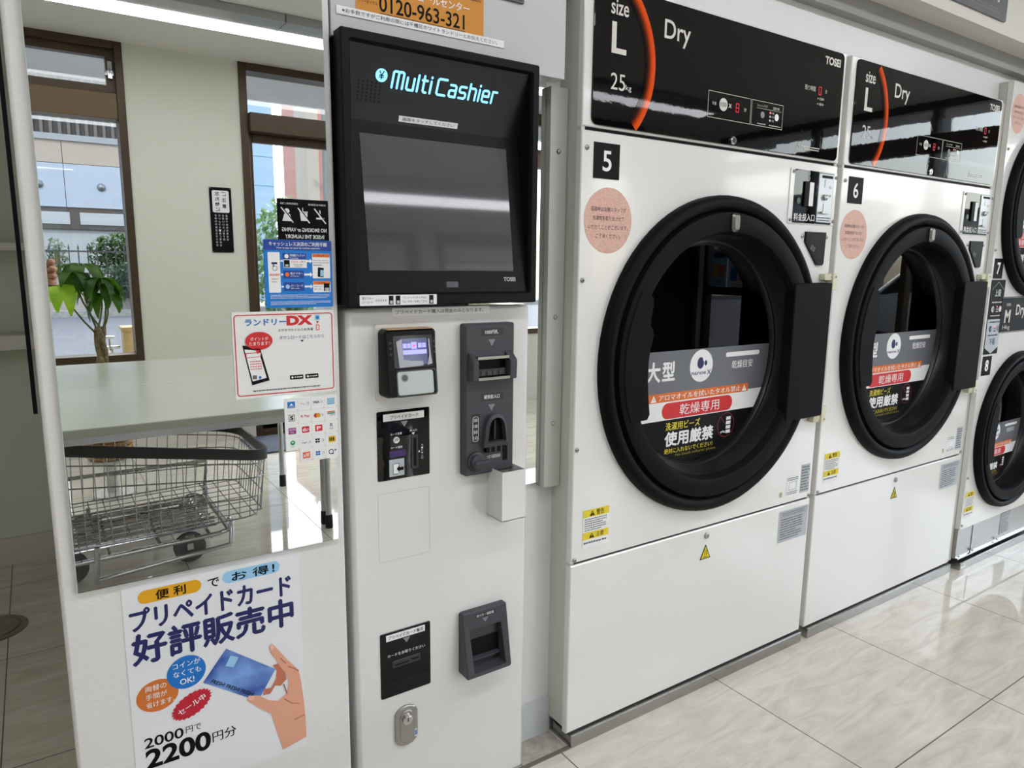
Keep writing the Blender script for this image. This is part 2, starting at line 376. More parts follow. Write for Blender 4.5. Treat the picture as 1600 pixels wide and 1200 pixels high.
# ------------------------------------------------------------------ alcove behind the partition
def shelf(z0, z1, label):
    t = thing('wall_shelf', label, 'shelf', (-.8, 3.43, z0), group='shelves in the alcove')
    boxes([(-.79, .85, -.14, 0, 0, z1-z0)], mat('shelf_white', (226, 222, 212), .5)).obj('board', t, bev=.002)
    for x in (-.5, .3): boxes([(x, x+.02, -.12, 0, -.06, 0)], mat('shelf_white')).obj('bracket', t)
shelf(1.273, 1.303, 'upper white shelf on the dim alcove wall'); shelf(.90, .955, 'lower thick white shelf on the dim alcove wall')
b = MB(); b.vlathe([(.105, 0), (.105, .003), (.10, .005), (.085, .005), (.084, .002), (.078, .002), (.077, .005), (.0, .005)], (0, 0, 0), mat('dull_steel', (150, 144, 134), .35, .9), 40)
for a in (0, 2.1, 4.2): b.vlathe([(.006, .005), (.005, .008)], (.05*math.cos(a), .05*math.sin(a), 0), ZINC, 8)
tag(b.obj('floor_cleanout_cover', loc=(-.215, 2.83, .0005)), 'round metal cleanout cover set in the alcove floor', 'floor cover')
# ------------------------------------------------------------------ mirrors and what is stuck on and around them
t = thing('wall_mirror', 'large frameless mirror on the white partition', 'mirror', (.018, 1.30, .705))
b = MB(); b.slab([(0, 0), (.442, 0), (.442, 1.6), (0, 1.6)], .0, .010, MIRROR, .0012, MEDGE); b.obj('mirror_glass', t, smooth=False)
t = thing('wall_mirror', 'narrow mirror strip on the recessed wall behind the payment machine', 'mirror', (.80, 1.385, .71))
b = MB(); b.slab([(0, 0), (.205, 0), (.205, .95), (0, .95)], .0, .015, MIRROR, .0012, MEDGE); b.obj('mirror_glass', t, smooth=False)
def sheet(name, label, cat, x0, x1, z0, z1, y=1.2895, m=WHITE, r=0., th=.0015, group=None):
    """a flat sheet standing proud of the surface at y; returns (object maker)"""
    b = MB(); b.rr(0, x1-x0, 0, z1-z0, r, 0, th, m)
    def done(): return tag(b.obj(name, loc=(x0, y, z0), smooth=False), label, cat, group)
    return b, th+.0004, done
# blue cashless instructions
w, h = .122, .120
b, d, done = sheet('instruction_sign', 'bright blue cashless payment instruction sticker at the top right of the big mirror', 'sign', .340, .462, 1.162, 1.282, m=mat('sign_blue', (0, 118, 205), .35), r=.002)
b.frect(.0005, w-.0005, .102, .1195, d, mat('sign_dark_blue', (18, 62, 150), .35)); d2 = d+.0003
b.text('キャッシュレス決済のご利用手順', .009, .113, .109, .1165, d2, WHITE, .02); b.text('How to pay on your by cashless payment', .022, .100, .1035, .1075, d2, WHITE)
b.frect(.006, .027, .027, .098, d, WHITE, .002); b.frect(.012, .022, .077, .0805, d2, NAVY); b.ring(ell(.0175, .070, .0045), ell(.0175, .070, .0035), d2, TXTGREY); b.frect(.0145, .0165, .072, .079, d2, TXTGREY)
b.text('商品選択', .008, .0255, .0565, .0605, d2, RED, .02); b.text('Select', .011, .022, .050, .0525, d2, BLACK); b.text('Then..', .011, .021, .045, .0475, d2, BLACK)
DB = mat('sign_dark_blue')
for z0, z1, tx, e in ((.086, .0965, '非接触クレジット', 'Contactless'), (.052, .066, '電子マネー', 'e-Money'), (.030, .045, 'バーコード', 'QR code')):
    x1 = .074 if z0 > .08 else .069
    b.frect(.032, x1, z0, z1, d, DB, .001); zc = (z0+z1)/2
    b.flat(ell(.039, zc, .0038), d2, WHITE if z0 > .08 else ORANGE if z0 > .05 else SKYBL); b.text(tx, .0445, x1-.002, zc-.0005, zc+.004, d2, WHITE, .02); b.text(e, .0445, .060, zc-.0045, zc-.0018, d2, WHITE)
b.frect(.033, .075, .071, .0855, d, WHITE, .001); b.frect(.034, .044, .072, .0845, d2, BLACK); b.frect(.036, .042, .073, .077, d2+.0003, SILVERP)
b.text('ロボタン押下', .0465, .073, .0795, .0835, d2, RED); b.text('Press the', .051, .067, .0755, .0782, d2, BLACK); b.text('button.', .053, .066, .0725, .0748, d2, BLACK)
for z in (.083, .059, .0375):
    b.frect(.028, .0325, z-.0015, z+.0015, d, WHITE); x = .0745 if z > .08 else .0695
    b.frect(x, .0805, z-.0018, z+.0018, d, WHITE); b.flat([(.0805, z-.0045), (.085, z), (.0805, z+.0045)], d, WHITE)
for z0, z1, tx in ((.052, .0965, 'タッチ'), (.027, .0475, 'かざす')):
    b.frect(.085, .118, z0, z1, d, WHITE, .002); b.frect(.0855, .1175, z1-.0065, z1-.0003, d2, ORANGE, .001); b.text(tx, .095, .108, z1-.0055, z1-.002, d2+.0002, BLACK)
b.text('Place your card or', .087, .114, .083, .0857, d2, BLACK); b.text('phone close to read', .087, .115, .079, .0817, d2, BLACK); b.text('and check.', .087, .103, .075, .0777, d2, BLACK)
b.flat([(.094, .055), (.105, .054), (.106, .071), (.095, .072)], d2, BLKPL); b.flat([(.099, .056), (.1045, .0555), (.1055, .067), (.0995, .0675)], d2+.0002, SKYBL)
b.text('Show your', .087, .102, .036, .0385, d2, BLACK); b.text('QR code.', .087, .101, .0315, .034, d2, BLACK); b.frect(.105, .116, .029, .043, d2+.0002, BLKPL); b.frect(.107, .115, .029, .035, d2+.0004, SILVERP)
b.dashes(.008, .118, .016, .024, 3, d, WHITE, 3, .4); b.dashes(.008, .118, .005, .012, 3, d, WHITE, 4, .4)
done()
# app sign
w, h = .182, .153
b, d, done = sheet('app_sign', 'white laundry app sign with a red border on the big mirror', 'sign', .280, .462, 1.003, 1.156, m=mat('sign_white', (232, 232, 230), .3), r=.002, th=.002)
d2 = d+.0004
b.outline(.003, w-.003, .0045, h-.0045, .0018, d, RED, .006)
b.text('ランドリー', .022, .093, .129, .140, d, BLUE, .05); v = b.text('DX', .094, .142, .127, .1445, d, RED, .06)
b.frect(.146, .1555, .1355, .145, d, SKYBL); b.flat(ell(.1507, .140, .003), d2, BLUE); b.flat([(.148, .133), (.1535, .133), (.1507, .1285)], d, RED); b.outline(.1475, .154, .1165, .127, .0012, d, RED, .001)
b.text('スマホでらくらくお洗濯', .078, .142, .1165, .1215, d, BLACK, .015)
b.text('ダウンロードはこちらから', .080, .162, .102, .109, d, NAVY); b.tri(.121, .098, .007, .004, d, NAVY, True)
P = [(.017, .094), (.046, .094), (.058, .028), (.029, .024)]
P = [(.0155, .095), (.045, .091), (.0595, .030), (.029, .0235)]
b.slab(P[::-1], d-.0003, d+.0003, BLKPL); Q = [(.0185, .088), (.0425, .0845), (.0545, .035), (.030, .0305)]
b.flat(Q[::-1], d2+.0002, WHITE); b.flat([(.0205, .0725), (.046, .0735), (.047, .082), (.0195, .0815)], d2+.0004, RED); b.flat([(.022, .0735), (.0448, .0745), (.0457, .0805), (.021, .080)], d2+.0006, WHITE)
b.dashes(.027, .048, .050, .068, 4, d2+.0005, mat('print_pale_red', (220, 120, 120)), 7); b.frect(.030, .0375, .034, .041, d2+.0005, TXTGREY); b.flat(ell(.043, .0365, .0025), d2+.0005, BLUE)
b.flat(ell(.044, .102, .0235, .016), d2+.001, RED); b.flat([(.036, .089), (.046, .088), (.041, .078)], d2+.001, RED)
b.text('ポイントが', .029, .060, .1025, .109, d2+.0014, WHITE); b.text('たまります！', .0265, .062, .094, .1005, d2+.0014, WHITE)
for x in (.096, .1245):
    b.frect(x, x+.0245, .028, .036, d, BLACK, .001); b.dashes(x+.008, x+.023, .030, .034, 1, d2, WHITE, 2); b.flat(ell(x+.0045, .032, .002), d2, WHITE)
b.dashes(.030, .155, .0105, .0145, 1, d, TXTGREY, 9, .7)
done()
# payment brand stickers: one small square each
LG = [  # column, row, drawing
 (0, 0, '', (24, 118, 190)), (1, 0, 'tap', None), (2, 0, 'VISA', None), (3, 0, '', (110, 178, 214)),
 (0, 1, 'S', None), (1, 1, 'R Pay', None), (2, 1, 'mc', None), (3, 1, 'stripe', None),
 (0, 2, 'AEON Pay', (150, 30, 130)), (1, 2, 'd払い', (205, 30, 45)), (2, 2, 'P', (222, 30, 50)), (3, 2, 'R Edy', None),
 (0, 3, 'check', None), (1, 3, 'wave', None), (2, 3, 'cards', None), (3, 3, 'bars', (232, 190, 30)),
 (1, 4, 'au PAY', (232, 110, 60)), (2, 4, 'JCB', None), (3, 4, 'Q+', None)]
what = {'VISA': 'lettered in dark blue', 'S': 'with a black S logo', 'R Pay': 'with red Pay lettering', 'mc': 'with a red and orange card logo', 'stripe': 'with an orange and teal stripe', 'R Edy': 'with a tall black R',
 'AEON Pay': 'with a purple block', 'd払い': 'with a round-cornered red block', 'P': 'with a red square and white P', 'check': 'with a green tick', 'wave': 'with a grey wave line', 'cards': 'with small dark card logos',
 'bars': 'with a yellow block', 'au PAY': 'with an orange-red block', 'JCB': 'with blue card logos', 'Q+': 'with a dark blue Q and plus', 'tap': 'with a grey contactless mark'}
for c, r, k, col in LG:
    x0 = .364+c*.0250; z1 = .9955-r*.0246; wz = .0243
    lb = what.get(k) or ('with a strong blue block' if c == 0 else 'with a pale blue block')
    b, d, done = sheet('payment_sticker', 'small white payment sticker '+lb+' low on the mirror', 'sticker', x0, x0+.0247, z1-wz, z1, m=WHITE, th=.001, group='payment brand stickers on the mirror')
    if col: b.frect(.0055, .0195, .0065, .0185, d, mat('logo%d%d' % (c, r), col, .45), .002 if k == 'd払い' else .0005)
    d2 = d+.0003
    if k == '' and c == 0: b.flat([(.009, .011), (.0165, .011), (.0127, .0155)], d2, WHITE); b.text('WAON', .007, .018, .0078, .0098, d2, WHITE)
    elif k == '' : b.text('AMERICAN', .007, .018, .0135, .0165, d2, WHITE); b.text('EXPRESS', .007, .018, .009, .012, d2, WHITE)
    elif k in ('AEON Pay',): b.text('AEON', .007, .018, .013, .017, d2, WHITE); b.text('Pay', .009, .016, .008, .0115, d2, WHITE)
    elif k in ('d払い', 'P', 'au PAY'): b.text(k, .0085 if k == 'P' else .007, .0165 if k == 'P' else .018, .009, .016, d2, WHITE, .03)
    elif k == 'VISA': b.text('VISA', .003, .0155, .011, .0155, d, NAVY, .03); b.text('))', .0175, .0215, .0105, .016, d, TXTGREY)
    elif k == 'S': b.outline(.007, .018, .0065, .0185, .001, d, BLACK, .001); b.text('S', .0095, .0155, .0085, .0165, d, BLACK, .05)
    elif k == 'R Pay': b.text('R Pay', .0045, .021, .010, .016, d, RED, .02)
    elif k == 'mc': b.flat(ell(.008, .0125, .0042), d, RED); b.flat(ell(.0125, .0125, .0042), d2, GOLD); b.text('))', .0185, .022, .010, .0155, d, TXTGREY)
    elif k == 'stripe': b.frect(.005, .020, .0155, .018, d, ORANGE); b.frect(.005, .020, .0125, .015, d, mat('logo_teal', (60, 150, 150))); b.text('ORICO', .010, .020, .009, .0115, d, TXTGREY)
    elif k == 'R Edy': b.text('R', .0095, .0155, .012, .019, d, BLACK); b.text('Edy', .009, .016, .0065, .0105, d, BLACK)
    elif k == 'check': b.flat(ell(.0125, .0145, .0045), d, mat('logo_green', (40, 150, 80))); b.tri(.0125, .0148, .004, .003, d2, WHITE, True); b.text('Pay', .009, .016, .006, .0085, d, mat('logo_green'))
    elif k == 'wave': b.frect(.004, .015, .0115, .0125, d, TXTGREY); b.frect(.0095, .0105, .0095, .0115, d, TXTGREY); b.text('))', .0175, .0215, .0095, .015, d, TXTGREY)
    elif k == 'tap': b.text('Pay', .005, .013, .0105, .014, d, GREYTRI); b.text('))', .0165, .0205, .0095, .016, d, TXTGREY)
    elif k in ('cards', 'JCB'):
        m = BLACK if k == 'cards' else BLUE
        for i in range(4): b.frect(.005+.0045*(i % 2), .009+.0045*(i % 2), .009+.0045*(i//2), .0125+.0045*(i//2), d, m)
        b.text('))', .0175, .0215, .0095, .016, d, TXTGREY)
    elif k == 'bars':
        for x in (.0075, .011, .0145): b.frect(x, x+.0022, .009, .016, d2, BLACK)
    elif k == 'Q+': b.ring(ell(.010, .0125, .005), ell(.010, .0125, .0035), d, NAVY); b.frect(.0115, .0155, .0075, .009, d, NAVY); b.frect(.016, .021, .0145, .0155, d, NAVY); b.frect(.018, .019, .0125, .0175, d, NAVY)
    b.flat(ell(.0232, .002, .0008, n=8), d, ORANGE)
    done()
# prepaid card poster
w, h = .302, .42
b, d, done = sheet('poster', 'laminated white prepaid card poster under the big mirror', 'poster', .080, .382, .280, .700, y=1.30, m=PAPER, th=.001)
d2 = d+.0003
b.frect(.024, .126, .379, .403, d, GOLD, .012); b.text('便 利', .052, .100, .382, .399, d2, BLACK, .03); b.text('で', .137, .156, .382, .398, d, BLACK, .03)
b.frect(.162, .265, .382, .405, d, SKYBL, .011); b.text('お 得！', .178, .255, .384, .401, d2, BLACK, .03)
b.text('プリペイドカード', .010, .284, .332, .372, d, NAVY, .04); b.text('好評販売中', .010, .286, .269, .325, d, NAVY, .042)
b.flat(ell(.043, .203, .034, .030), d, mat('poster_orange', (208, 112, 40), .45))
for i, tx in enumerate(('両替の', '手間が', '省けます。')): b.text(tx, .024, .058 if i < 2 else .070, .214-i*.0155, .225-i*.0155, d2, WHITE, .01)
b.flat(ell(.092, .232, .0325, .0315), d2, mat('poster_blue', (14, 112, 196), .45))
for i, tx in enumerate(('コインが', 'なくても', 'OK!')): b.text(tx, .070 if i < 2 else .080, .116 if i < 2 else .104, .243-i*.0165, .254-i*.0165, d2+.0003, WHITE, .01)
P = []
for i in range(48):
    a = 2*PI*i/48; k = 1. if i % 2 else .90; x, z = .036*k*math.cos(a), .0235*k*math.sin(a); P.append((.097+x*.95-z*.3, .166+x*.42+z*.9))
b.flat(P, d2+.0003, mat('poster_red', (190, 22, 48), .45)); b.text('セール中', .072, .122, .160, .172, d2+.0006, WHITE, .02, rot=.42)
b.text('2000', .016, .080, .107, .127, d, BLACK, .015, 5); b.text('円で', .084, .110, .112, .125, d, BLACK, .01)
b.text('2200', .016, .125, .066, .104, d, BLACK, .03, 5); b.text('円分', .128, .170, .076, .097, d, BLACK, .015)
CARD = mottle('printed_card_blue', (30, 62, 150), (120, 160, 225), 14, .4, 3)
b.flat([(.118, .202), (.213, .131), (.248, .186), (.161, .256)], d2, CARD); b.flat([(.158, .222), (.172, .215), (.182, .232), (.168, .240)], d2+.0003, SKYBL)
b.text('FRESH! FRESH! FRESH!', .124, .214, .170, .1775, d2+.0003, BLACK, .02, rot=-.63); b.text('Laundry Card', .126, .180, .168, .1715, d2+.0003, WHITE, rot=-.63)
SK = mat('printed_skin', (222, 160, 134), .45); SK2 = mat('printed_skin_shade', (190, 112, 88), .45)
b.flat([(.302, .020), (.302, .062), (.300, .10), (.296, .145), (.292, .170), (.270, .200), (.250, .232), (.243, .241), (.238, .236), (.240, .222), (.250, .205), (.256, .190), (.268, .170), (.272, .150), (.268, .128), (.250, .118), (.232, .126), (.215, .142), (.196, .148), (.192, .140), (.205, .126), (.222, .108), (.236, .096), (.243, .062), (.256, .010)], d2+.0005, SK)
SKL = mat('printed_skin_line', (168, 96, 76), .5)
for q in ([(.262, .150), (.268, .128)], [(.292, .168), (.284, .176), (.272, .184)], [(.268, .192), (.258, .206)], [(.290, .098), (.276, .104), (.262, .118)], [(.300, .070), (.280, .066)]): b.tube([(x, -d2-.0006, z) for x, z in q], .0009, SKL, 4)
b.flat([(.196, .148), (.193, .142), (.202, .136), (.207, .143)], d2+.001, mat('printed_nail', (238, 186, 170), .4)); b.flat([(.243, .240), (.239, .236), (.242, .226), (.248, .231)], d2+.001, mat('printed_nail'))
b.flat([(.222, .140), (.226, .152), (.238, .150), (.248, .165), (.250, .182), (.243, .196), (.258, .196), (.266, .176), (.268, .158), (.256, .148), (.246, .152), (.236, .138)], d2+.0003, SK2)
done()
# phone number sign, note and plaque above the payment machine
b, d, done = sheet('phone_sign', 'orange call centre phone number sign above the payment machine', 'sign', .525, .794, 1.693, 1.86, y=1.2995, m=mat('sign_amber', (206, 134, 12), .45), th=.001)
b.text('フリーダイヤル', .004, .042, .0135, .0205, d, BLACK); b.text('0120-963-321', .045, .225, .005, .0325, d, BLACK, .012, 5); b.frect(.045, .226, .0015, .0025, d, BLACK)
b.text('ランドリーコールセンター', .040, .236, .038, .053, d, WHITE, .015); b.text('ネットワーク', .040, .160, .060, .076, d, WHITE, .015); b.text('機器に関するお問い合わせご連絡先', .130, .262, .062, .073, d+.0003, BLACK)
done()
b, d, done = sheet('notice_strip', 'long thin white notice strip just below the orange phone sign', 'notice', .488, .843, 1.6795, 1.6935, y=1.2985, m=WHITE, th=.0008)
b.text('※お手数ですがご利用の際には千種区ホワイトランドリーとお伝えください。', .010, .338, .0035, .0112, d, BLACK); done()
b, d, done = sheet('wall_plaque', 'dark plaque on the white panel right of the orange sign', 'plaque', .800, .890, 1.772, 1.93, y=1.2995, m=GREYDK, r=.002, th=.004)
b.outline(.002, .088, .002, .156, .001, d, GREYTRI); b.dashes(.01, .075, .012, .04, 3, d, WHITE, 5); done()
b, d, done = sheet('price_sign', 'dark grey price sign on the cream bulkhead above the dryers', 'sign', 2.05, 2.802, 2.066, 2.36, y=1.2145, m=mat('sign_grey', (84, 86, 90), .4), r=.004, th=.006)
b.text('0円', .615, .69, .050, .098, d, WHITE, .02); b.text('大切なお知らせ', .1, .42, .16, .23, d, WHITE); b.dashes(.03, .72, .014, .034, 2, d, GREYTRI, 6, .5); done()
# rounded single-stroke letters for the lit logo
STROKES = {'M': (.9, [[(0, 0), (0, 1.25), (.1, 1.35), (.35, 1.35), (.45, 1.25), (.45, 0)], [(.45, 1.25), (.55, 1.35), (.8, 1.35), (.9, 1.25), (.9, 0)]]), 'u': (.6, [[(0, 1), (0, .12), (.12, 0), (.48, 0), (.6, .12)], [(.6, 1), (.6, 0)]]),
 'l': (0, [[(0, 1.35), (0, 0)]]), 't': (.45, [[(.15, 1.35), (.15, .12), (.27, 0), (.45, 0)], [(0, 1), (.45, 1)]]), 'i': (0, [[(0, 1), (0, 0)], [(0, 1.31), (0, 1.36)]]),
 'C': (.8, [[(.8, 1.35), (.12, 1.35), (0, 1.23), (0, .12), (.12, 0), (.8, 0)]]), 'a': (.6, [[(.05, 1), (.48, 1), (.6, .88), (.6, 0)], [(.6, .55), (.12, .55), (0, .45), (0, .1), (.1, 0), (.6, 0)]]),
 's': (.6, [[(.6, 1), (.12, 1), (0, .88), (0, .6), (.1, .5), (.5, .5), (.6, .4), (.6, .12), (.48, 0), (0, 0)]]), 'h': (.6, [[(0, 1.35), (0, 0)], [(0, 1), (.48, 1), (.6, .88), (.6, 0)]]),
 'e': (.6, [[(.6, 0), (.12, 0), (0, .12), (0, .88), (.12, 1), (.48, 1), (.6, .88), (.6, .5), (0, .5)]]), 'r': (.42, [[(0, 0), (0, 1), (.42, 1)]])}
def monoline(b, s, x0, x1, z0, z1, d, m, w=.21):
    P = []; x = 0
    for c in s:
        if c == ' ': x += .25; continue
        wd_, L = STROKES[c]; P += [[(x+px+.08*pz, pz) for px, pz in l] for l in L]; x += wd_+.36
    X1 = max(p[0] for l in P for p in l); kx = (x1-x0)/X1; kz = (z1-z0)/1.36; k = 0
    for l in P:
        Q = [(x0+px*kx, z0+pz*kz) for px, pz in l]; hw = w*kz/2
        for (ax, az), (cx, cz) in zip(Q, Q[1:]):
            L_ = math.hypot(cx-ax, cz-az); nx, nz = -(cz-az)/L_*hw, (cx-ax)/L_*hw
            b.flat([(ax-nx, az-nz), (cx-nx, cz-nz), (cx+nx, cz+nz), (ax+nx, az+nz)], d+.00001*(k % 7), m); k += 1
        for px, pz in Q: b.flat(ell(px, pz, hw, n=10), d+.00001*(k % 7), m); k += 1
# ------------------------------------------------------------------ payment machine
def machine():
    OX = .70
    t = thing('payment_machine', 'tall white payment machine with a black touch screen head', 'payment machine', (OX, 1.305, 0))
    def part(b, n, **k): return b.obj(n, t, loc=(-OX, 0, 0), **k)
    b = MB(); b.box(.493, .922, 0, .078, 0, 1.156, SMWHITE); part(b, 'body', bev=.009)
    b = MB(); b.box(.919, .928, .016, .079, 0.0, 1.15, SMWHITE); part(b, 'side_flange', bev=.003)
    # black head: rim, sloping recess, screen
    b = MB(); x0, x1, z0, z1 = .482, .914, 1.162, 1.651; d0, d1 = -.04, .037
    O = rrpoly(x0, x1, z0, z1, .004); I = rrpoly(x0+.0195, x1-.0195, z0+.024, z1-.0195, .003)
    n = len(O); V = [(x, -d, z) for P, d in ((O, d0), (O, d1-.003), (inset(O, .003), d1), (inset(I, -.004), d1), (I, d1-.006), (I, d1-.012)) for x, z in P]
    F = [(k*n+i, k*n+(i+1) % n, (k+1)*n+(i+1) % n, (k+1)*n+i) for k in range(5) for i in range(n)]
    b.add(V, F, BLKTEX); b.add([(x, -d0, z) for x, z in O], [tuple(range(n-1, -1, -1))], BLKTEX)
    head = part(b, 'screen_housing')
    a0, a1 = x0+.0195, x1-.0195; zt, zb = z1-.0195, z0+.024; dt, db, dv, zv = .026, .027, -.016, 1.508
    H = []
    b = MB(); b.add([(a0, -dt, zt), (a1, -dt, zt), (a1, -dv, zv), (a0, -dv, zv)], [(0, 3, 2, 1)], mat('black_satin_panel', (17, 18, 22), .3)); 
    b.add([(a0, -dt, zt), (a0, -dv, zv), (a0, -db, zb)], [(0, 1, 2)], BLKPL); b.add([(a1, -dt, zt), (a1, -dv, zv), (a1, -db, zb)], [(0, 2, 1)], BLKPL)
    b.obj('recess_lining', head, smooth=False)
    def onslope(b, X0, Z0, D0, X1, Z1, D1, name, parent, lift=.0006):
        """re-lay a flat drawing (x, z along the slope) onto a sloping face"""
        L = math.hypot(Z1-Z0, D1-D0); nz, nd = (D0-D1)/L*(1 if Z1 > Z0 else -1), (Z1-Z0)/L*(1 if Z1 > Z0 else -1)
        b.v = [(x, -(D0+(D1-D0)*z/L+(-y+lift)*abs(nd)), Z0+(Z1-Z0)*z/L+(-y+lift)*nz) for x, y, z in b.v]
        return b.obj(name, parent, smooth=False)
    b = MB(); GL = mat('logo_glow', (120, 200, 250), .4, emit=(118, 196, 250), es=1.0)
    # slope 1: v runs from the lower inner edge (0) up to the front edge (.133)
    b.flat(ell(.570, .083, .0118), 0, GL); b.text('¥', .5645, .5755, .0755, .091, .0006, BLACK, .01)
    monoline(b, 'Multi Cashier', .592, .824, .065, .094, 0, GL)
    onslope(b, 0, zv, dv, 0, zt, dt, 'logo', head)
    b = MB()
    for i in range(6):
        for j in range(6): b.flat(ell(.527+.0085*i, .036+.0065*j, .0022, n=10), 0, mat('speaker_hole', (4, 4, 5), .8))
    onslope(b, 0, zv, dv, 0, zt, dt, 'speaker_grille', head)
    b = MB(); b.frect(.614, .744, .006, .017, 0, WHITE); b.text('画面をタッチしてください', .622, .736, .0085, .0148, .0005, BLACK)
    onslope(b, 0, zv, dv, 0, zt, dt, 'touch_label', head, .001)
    SCRL = math.hypot(zv-zb, dv-db)
    b = MB(); b.frect(a0, a1, 0, SCRL, 0, BLKPL); onslope(b, 0, zb, db, 0, zv, dv, 'screen_bezel', head, 0)
    b = MB(); b.frect(.533, .862, .043, SCRL-.024, 0, mat('touch_screen', (34, 36, 41), .33, ior=1.5, coat=1.)); MATS['touch_screen'].node_tree.nodes['Principled BSDF'].inputs['Coat IOR'].default_value = 1.65; sc = onslope(b, 0, zb, db, 0, zv, dv, 'touch_screen', head, .001)
    b = MB(); b.text('TOSEI', .836, .866, .0215, .0305, 0, mat('print_silver', (176, 178, 182), .4), .03); onslope(b, 0, zb, db, 0, zv, dv, 'maker_lettering', head)
    b = MB(); b.frect(.697, .724, .0095, .0215, 0, mat('sensor_window', (60, 58, 66), .2)); onslope(b, 0, zb, db, 0, zv, dv, 'sensor_window', head)
    b = MB(); b.rr(.506, .668, 1.163, 1.183, .001, d1, d1+.0008, WHITE); q = d1+.0012
    b.text('電子マネー', .5105, .533, 1.1745, 1.1795, q, BLACK); b.text('バーコード', .5105, .532, 1.167, 1.172, q, BLACK); b.text('はそのまま', .5375, .560, 1.1705, 1.175, q, BLACK)
    for x in (.5645, .579, .651): b.frect(x, x+.0095, 1.1645, 1.1815, q, BLKPL); b.frect(x+.002, x+.008, 1.166, 1.172, q+.0003, SILVERP)
    b.text('クレジット(タッチ)は', .5935, .644, 1.1745, 1.1795, q, BLACK); b.text('「○」ボタンを押してから', .5935, .646, 1.167, 1.172, q, BLACK); b.obj('guide_label', head, smooth=False)
    b = MB(); b.rr(.5875, .815, 1.139, 1.1545, .001, 0, .0006, WHITE); b.text('プリペイドカード購入は現金のみとなります。', .595, .800, 1.1425, 1.151, .001, BLACK); part(b, 'cash_notice_label', smooth=False)
    # contactless reader
    b = MB(); b.rr(.549, .672, .972, 1.124, .004, 0, .004, mat('reader_plate', (214, 211, 205), .3), .001); part(b, 'reader_backplate')
    b = MB(); P = rrpoly(.555, .668, .980, 1.115, .010)
    n = len(P); rings = [(P, .003, 0), (P, .030, 0), (inset(P, .004), .040, 1)]
    V = [(x, -(d+(.008*(1.06-z)/.07 if s else 0)), z) for R, d, s in rings for x, z in R]
    b.add(V, [(k*n+i, k*n+(i+1) % n, (k+1)*n+(i+1) % n, (k+1)*n+i) for k in range(2) for i in range(n)], BLKPL)
    b.add(V[2*n:], [tuple(range(n))], BLKPL)
    rd = part(b, 'card_reader')
    b = MB(); b.box(.562, .661, -.034, -.006, 1.115, 1.1165, mat('tan_tape', (190, 154, 118), .5)); b.obj('top_strip', rd)
    def fd(z): return .040+.008*(1.06-z)/.07
    def tilt(b): b.v = [(x, y-fd(z), z) for x, y, z in b.v]; return b
    b = MB(); b.frect(.572, .657, 1.040, 1.103, .0006, mat('reader_screen_surround', (30, 31, 36), .12), .004); tilt(b).obj('screen_surround', rd)
    b = MB(); EV = mat('reader_display', (40, 44, 60), .1, emit=(70, 76, 110), es=.8); EL = mat('reader_icons', (130, 130, 250), .2, emit=(128, 128, 246), es=1.)
    b.frect(.588, .645, 1.045, 1.097, .001, EV, .002)
    for i, x in enumerate((.592, .601, .611, .625, .634)): 
        k = .0022 if i == 2 else 0; b.frect(x-k/2, x+.008+k*1.3, 1.0785-k, 1.0875+k, .0014, EL)
    b.frect(.6135, .619, 1.081, 1.0845, .0018, mat('reader_red_icon', (200, 80, 130), .3, emit=(200, 80, 130), es=.8)); b.frect(.592, .643, 1.066, 1.0745, .0014, EL)
    tilt(b).obj('reader_screen', rd, smooth=False)
    b = MB(); FILM_GLARE = mat('clear_film_glare', (168, 170, 182), .3)  # pale flat patches paint the glare on the clear film
    b.flat([(.582, 1.041), (.634, 1.043), (.634, 1.052), (.610, 1.053), (.592, 1.057), (.590, 1.097), (.578, 1.092)], .0022, FILM_GLARE); b.flat([(.643, 1.043), (.654, 1.046), (.652, 1.062), (.650, 1.095), (.6475, 1.095), (.648, 1.062)], .0022, FILM_GLARE)
    tilt(b).obj('screen_film_glare', rd, smooth=False)
    for x in (.566, .661):
        for z in (1.088, 1.077, 1.066): b = MB(); b.frect(x-.0025, x+.0025, z, z+.004, .001, GREYDK); tilt(b).obj('side_key', rd, smooth=False)
    b = MB(); b.outline(.574, .663, .983, 1.036, .003, .001, GREYDK, .006); b.rr(.576, .654, .987, 1.033, .005, 0, .0035, mat('reader_pad', (186, 192, 192), .3), .001); tilt(b).obj('touch_pad', rd)
    b = MB(); b.flat(ell(.591, 1.021, .006), .004, mat('pad_mark', (78, 88, 88), .4)); b.ring(ell(.591, 1.021, .0078), ell(.591, 1.021, .0068), .004, GREYTRI); tilt(b).obj('touch_mark', rd, smooth=False)
    # prepaid card slot plate
    b = MB(); b.rr(.550, .668, .803, .948, .003, 0, .0015, BLKGLOSS, .0005); pp = part(b, 'prepaid_card_plate'); q = .002
    b = MB(); b.frect(.5635, .655, .927, .942, q, WHITE, .001); b.text('プリペイドカード', .578, .642, .930, .9385, q+.0004, BLACK, .015); b.obj('title_label', pp, smooth=False)
    b = MB(); b.tri(.610, .918, .016, .012, q, GREYTRI, True); b.text('カード返却', .579, .604, .8965, .9015, q, WHITE); b.flat(ell(.592, .886, .0068), q, WHITE); b.text('押', .5875, .5965, .8815, .8905, q+.0003, BLACK)
    b.text('カード情報', .579, .605, .868, .873, q, WHITE); b.frect(.576, .613, .851, .864, q, mat('purple_window', (58, 34, 96), .2)); b.obj('button_print', pp, smooth=False); b = MB(); b.text('挿入口', .622, .638, .900, .9045, q, WHITE); b.tri(.630, .895, .007, .005, q, WHITE, True)
